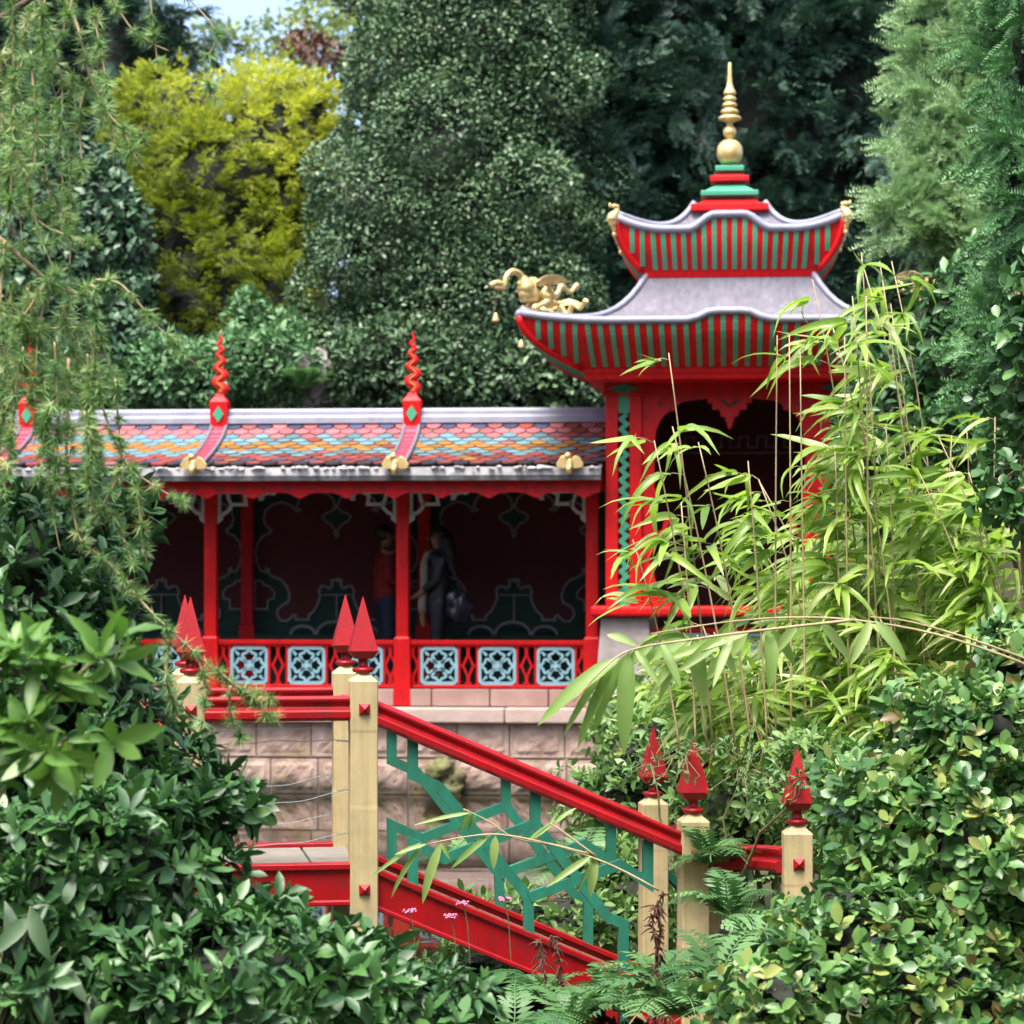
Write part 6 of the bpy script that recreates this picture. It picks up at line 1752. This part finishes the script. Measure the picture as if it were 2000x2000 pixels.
# ------------------------------------------------------------------ two visitors in the gallery
def skin(name, verts, edges, rad, material, parent, sub=2, root=0):
    me = bpy.data.meshes.new(name); me.from_pydata(verts, edges, []); me.materials.append(material)
    o = bpy.data.objects.new(name, me); link(o, parent)
    o.modifiers.new('skin', 'SKIN')
    sv = me.skin_vertices[0].data
    for i, r in enumerate(rad):
        sv[i].radius = r if isinstance(r, tuple) else (r, r); sv[i].use_root = (i == root)
    m = o.modifiers.new('sub', 'SUBSURF'); m.levels = sub; m.render_levels = sub
    for md in o.modifiers:
        if md.type == 'SKIN': md.use_smooth_shade = True
    return o
sk = mat('skin', (0.22, 0.11, 0.07), 0.6, 0.08, 10)
hairm = mat('black_hair', (0.012, 0.01, 0.01), 0.45, 0.2, 30)
navy = mat('dark_navy_coat', (0.008, 0.009, 0.018), 0.5, 0.2, 10, bump=0.2, bscale=60)
jean = mat('dark_blue_jeans', (0.008, 0.013, 0.035), 0.8, 0.2, 30)
redsh = mat('red_shirt', (0.16, 0.003, 0.004), 0.8, 0.15, 10)
blackl = mat('shiny_black_leather', (0.02, 0.02, 0.03), 0.25, 0.2, 10, bump=0.3, bscale=12)
tweed = mat('tweed_scarf', (0.30, 0.25, 0.20), 0.9, 0.5, 90)
tanf = mat('tan_fringe', (0.34, 0.21, 0.09), 0.9, 0.2, 40)
shoe = mat('dark_shoe', (0.02, 0.02, 0.02), 0.5, 0.1, 10)
def person(label, u, v, face, H, top, bottom, hair_long, arm):
    w = PV.w(u, v, FL)
    t = thing('person', label, 'person', w, PV.a + face)
    k = H / 1.70
    V = [(0, 0, .95), (0, 0, 1.10), (.01, 0, 1.28), (.0, 0, 1.40), (.005, 0, 1.475), (.02, 0, 1.545), (.03, 0, 1.61), (.02, 0, 1.675)]
    E = [(0, 1), (1, 2), (2, 3), (3, 4), (4, 5), (5, 6), (6, 7)]
    Rd = [(.12, .15), (.10, .13), (.105, .15), (.08, .13), .05, .065, .082, .06]
    def add(p, r, prev):
        V.append(p); Rd.append(r); E.append((prev, len(V) - 1)); return len(V) - 1
    for s_ in (-1, 1):
        a = add((0, s_ * .17, 1.40), .055, 3); b = add((arm[0][0], s_ * .22, arm[0][1]), .042, a); c = add((arm[1][0], s_ * (.20 if not arm[2] else .14), arm[1][1]), .03, b)
        d0 = Vector((arm[1][0] - arm[0][0], 0, arm[1][1] - arm[0][1])).normalized()
        cw = Vector(V[c]); pm = add(tuple(cw + d0 * 0.055), (.032, .016), c)
        for f in range(4):
            o1 = cw + d0 * (0.095 + 0.008 * (1 - abs(f - 1.4))) + Vector((0.018 * (f - 1.5), 0, 0)); i1 = add(tuple(o1), .009, pm); o2 = o1 + d0 * (0.032 - 0.004 * abs(f - 1.4)) + Vector((0.004, -s_ * 0.012, 0)); i2 = add(tuple(o2), .008, i1); add(tuple(o2 + d0 * 0.018 + Vector((0, -s_ * 0.016, 0))), .007, i2)
        th_ = add(tuple(cw + d0 * 0.045 + Vector((0.034, -s_ * 0.01, 0))), .010, pm); add(tuple(cw + d0 * 0.08 + Vector((0.048, -s_ * 0.016, 0))), .008, th_)
        h = add((0, s_ * .09, .90), (.085, .085), 0); kn = add((.015, s_ * .10, .50), .058, h); an = add((-.01, s_ * .10, .09), .038, kn); add((.12, s_ * .105, .035), .035, an)
    V2 = [(p[0] * k, p[1] * k, p[2] * k) for p in V]
    body = skin('body', V2, E, Rd, sk, t)
    sc = lambda L: [(p[0] * k, p[1] * k, p[2] * k) for p in L]
    cv = [(0, 0, .86 if bottom is jean else .62), (0, 0, 1.0), (0, 0, 1.15), (.01, 0, 1.28), (0, 0, 1.41), (.005, 0, 1.47)]; ce = [(0, 1), (1, 2), (2, 3), (3, 4), (4, 5)]; cr = [(.15, .18), (.145, .175), (.13, .16), (.135, .18), (.095, .15), (.065, .07)]
    for s_ in (-1, 1):
        cv += [(0, s_ * .175, 1.40), (arm[0][0], s_ * .225, arm[0][1]), (arm[1][0] * .95 + arm[0][0] * .05, s_ * (.20 if not arm[2] else .145), arm[1][1] * .95 + arm[0][1] * .05)]; n = len(cv)
        ce += [(4, n - 3), (n - 3, n - 2), (n - 2, n - 1)]; cr += [.075, .06, .046]
    skin('jacket', sc(cv), ce, cr, top, t)
    tv = [(0, 0, 1.0), (0, 0, .93)]; te = [(0, 1)]; tr_ = [(.13, .16), (.13, .165)]
    for s_ in (-1, 1):
        tv += [(0, s_ * .095, .85), (.015, s_ * .10, .50), (-.01, s_ * .10, .12)]; n = len(tv); te += [(1, n - 3), (n - 3, n - 2), (n - 2, n - 1)]; tr_ += [.10, .075, .06]
    skin('trousers', sc(tv), te, tr_, bottom, t)
    for s_ in (-1, 1):
        mb = MB(); mb.ell((.05 * k, s_ * .10 * k, .04), (.14, .05, .045)); part('shoe', mb, shoe, t, smooth=True)
    # face: brow and nose, eyes, mouth, ears
    mb = MB(); mb.ell((.118 * k, 0, 1.60 * k), (.018, .013, .022)); part('nose', mb, sk, t, smooth=True)
    for s_ in (-1, 1):
        mb = MB(); mb.ell((.100 * k, s_ * .032 * k, 1.622 * k), (.010, .014, .008), 8, 6); part('eye', mb, hairm, t, smooth=True)
        mb = MB(); mb.ell((.02 * k, s_ * .085 * k, 1.61 * k), (.018, .012, .03), 8, 6); part('ear', mb, sk, t, smooth=True)
    mb = MB(); mb.ell((.104 * k, 0, 1.562 * k), (.012, .024, .006), 8, 6); part('mouth', mb, redsh, t, smooth=True)
    mb = MB(); mb.ell((-.012 * k, 0, 1.645 * k), (.105, .098, .095), 18, 12)
    if hair_long:
        mb.tube([(-.03 * k, 0, 1.66 * k), (-.075 * k, 0, 1.55 * k), (-.10 * k, 0, 1.42 * k), (-.13 * k, 0, 1.28 * k), (-.13 * k, 0, 1.20 * k)], [.09, .095, .09, .075, .03], 12)
    part('hair', mb, hairm, t, smooth=True)
    return t
ua = PV.px(857, 1200, 0.85)[0]
wa = person('dark haired person in a long navy coat facing left beside the middle column', ua, 0.85, math.pi, 1.70, navy, navy, True, ((-.02, 1.15), (.16, 1.02), True))
wb_ = PV.px(752, 1200, 1.15)[0]
person('person in a red shirt and dark jeans half hidden behind the middle column', wb_, 1.15, math.pi * 0.12, 1.72, redsh, jean, False, ((-.03, 1.14), (.18, 1.08), True))
# scarf and bag carried by the person in the coat
sc_ = thing('scarf', 'tweed scarf with tan fringe hanging in front of the navy coat', 'scarf', PV.w(ua, 0.85, FL), PV.a + math.pi)
mb = MB()
for s_ in (-1, 1):
    pts = [(0.11 + 0.015 * math.sin(j * 1.3), s_ * 0.045 + 0.05, 1.42 - 0.09 * j) for j in range(8)]
    mb.tube([(0.05, s_ * 0.06, 1.46)] + [(p[0] + 0.05 * min(1, i / 3), p[1], p[2]) for i, p in enumerate(pts)], [0.03] + [0.045] * 8, 8, 0.4)
part('cloth', mb, tweed, sc_, smooth=True)
mb = MB()
for j in range(16):
    y = -0.03 + 0.012 * j; mb.tube([(0.165, y, 0.80), (0.17 + 0.01 * math.sin(j), y + 0.004, 0.72), (0.165 + 0.012 * math.cos(j * 2), y + 0.006 * math.sin(j), 0.64)], [0.012, 0.009, 0.003], 5)
tag(part('fringe', mb, tanf, sc_), kind='stuff')
bg_ = thing('handbag', 'large slouchy black leather bag hanging behind the navy coat', 'bag', PV.w(ua, 0.85, FL), PV.a + math.pi)
mb = MB(); mb.ell((-0.24, 0.16, 0.86), (0.15, 0.09, 0.20), 18, 12)
g = random.Random(3)
mb.v = [(x + 0.02 * math.sin(z * 30 + y * 20), y + 0.025 * math.sin(x * 34 + z * 12), z + (0.05 * (x + 0.24) if z > 0.9 else 0)) for x, y, z in mb.v]
part('sack', mb, blackl, bg_, smooth=True)
mb = MB(); mb.tube(smooth_path([(-0.02, 0.17, 1.47), (-0.12, 0.20, 1.36), (-0.20, 0.22, 1.20), (-0.26, 0.20, 1.02)]), [0.016] * 16, 6, 0.5); part('strap', mb, jean, bg_, smooth=True)
# pale rock on the bank behind the roof
mb = MB(); rocky(mb, (0, 0, 0), (0.24, 0.22, 0.34), 9, 0.16, 14, 10)
part('rock', mb, M['greystone'], thing('boulder', 'grey rock face on the bank above the walkway roof', 'rock', P(612, 735, 30.6)))
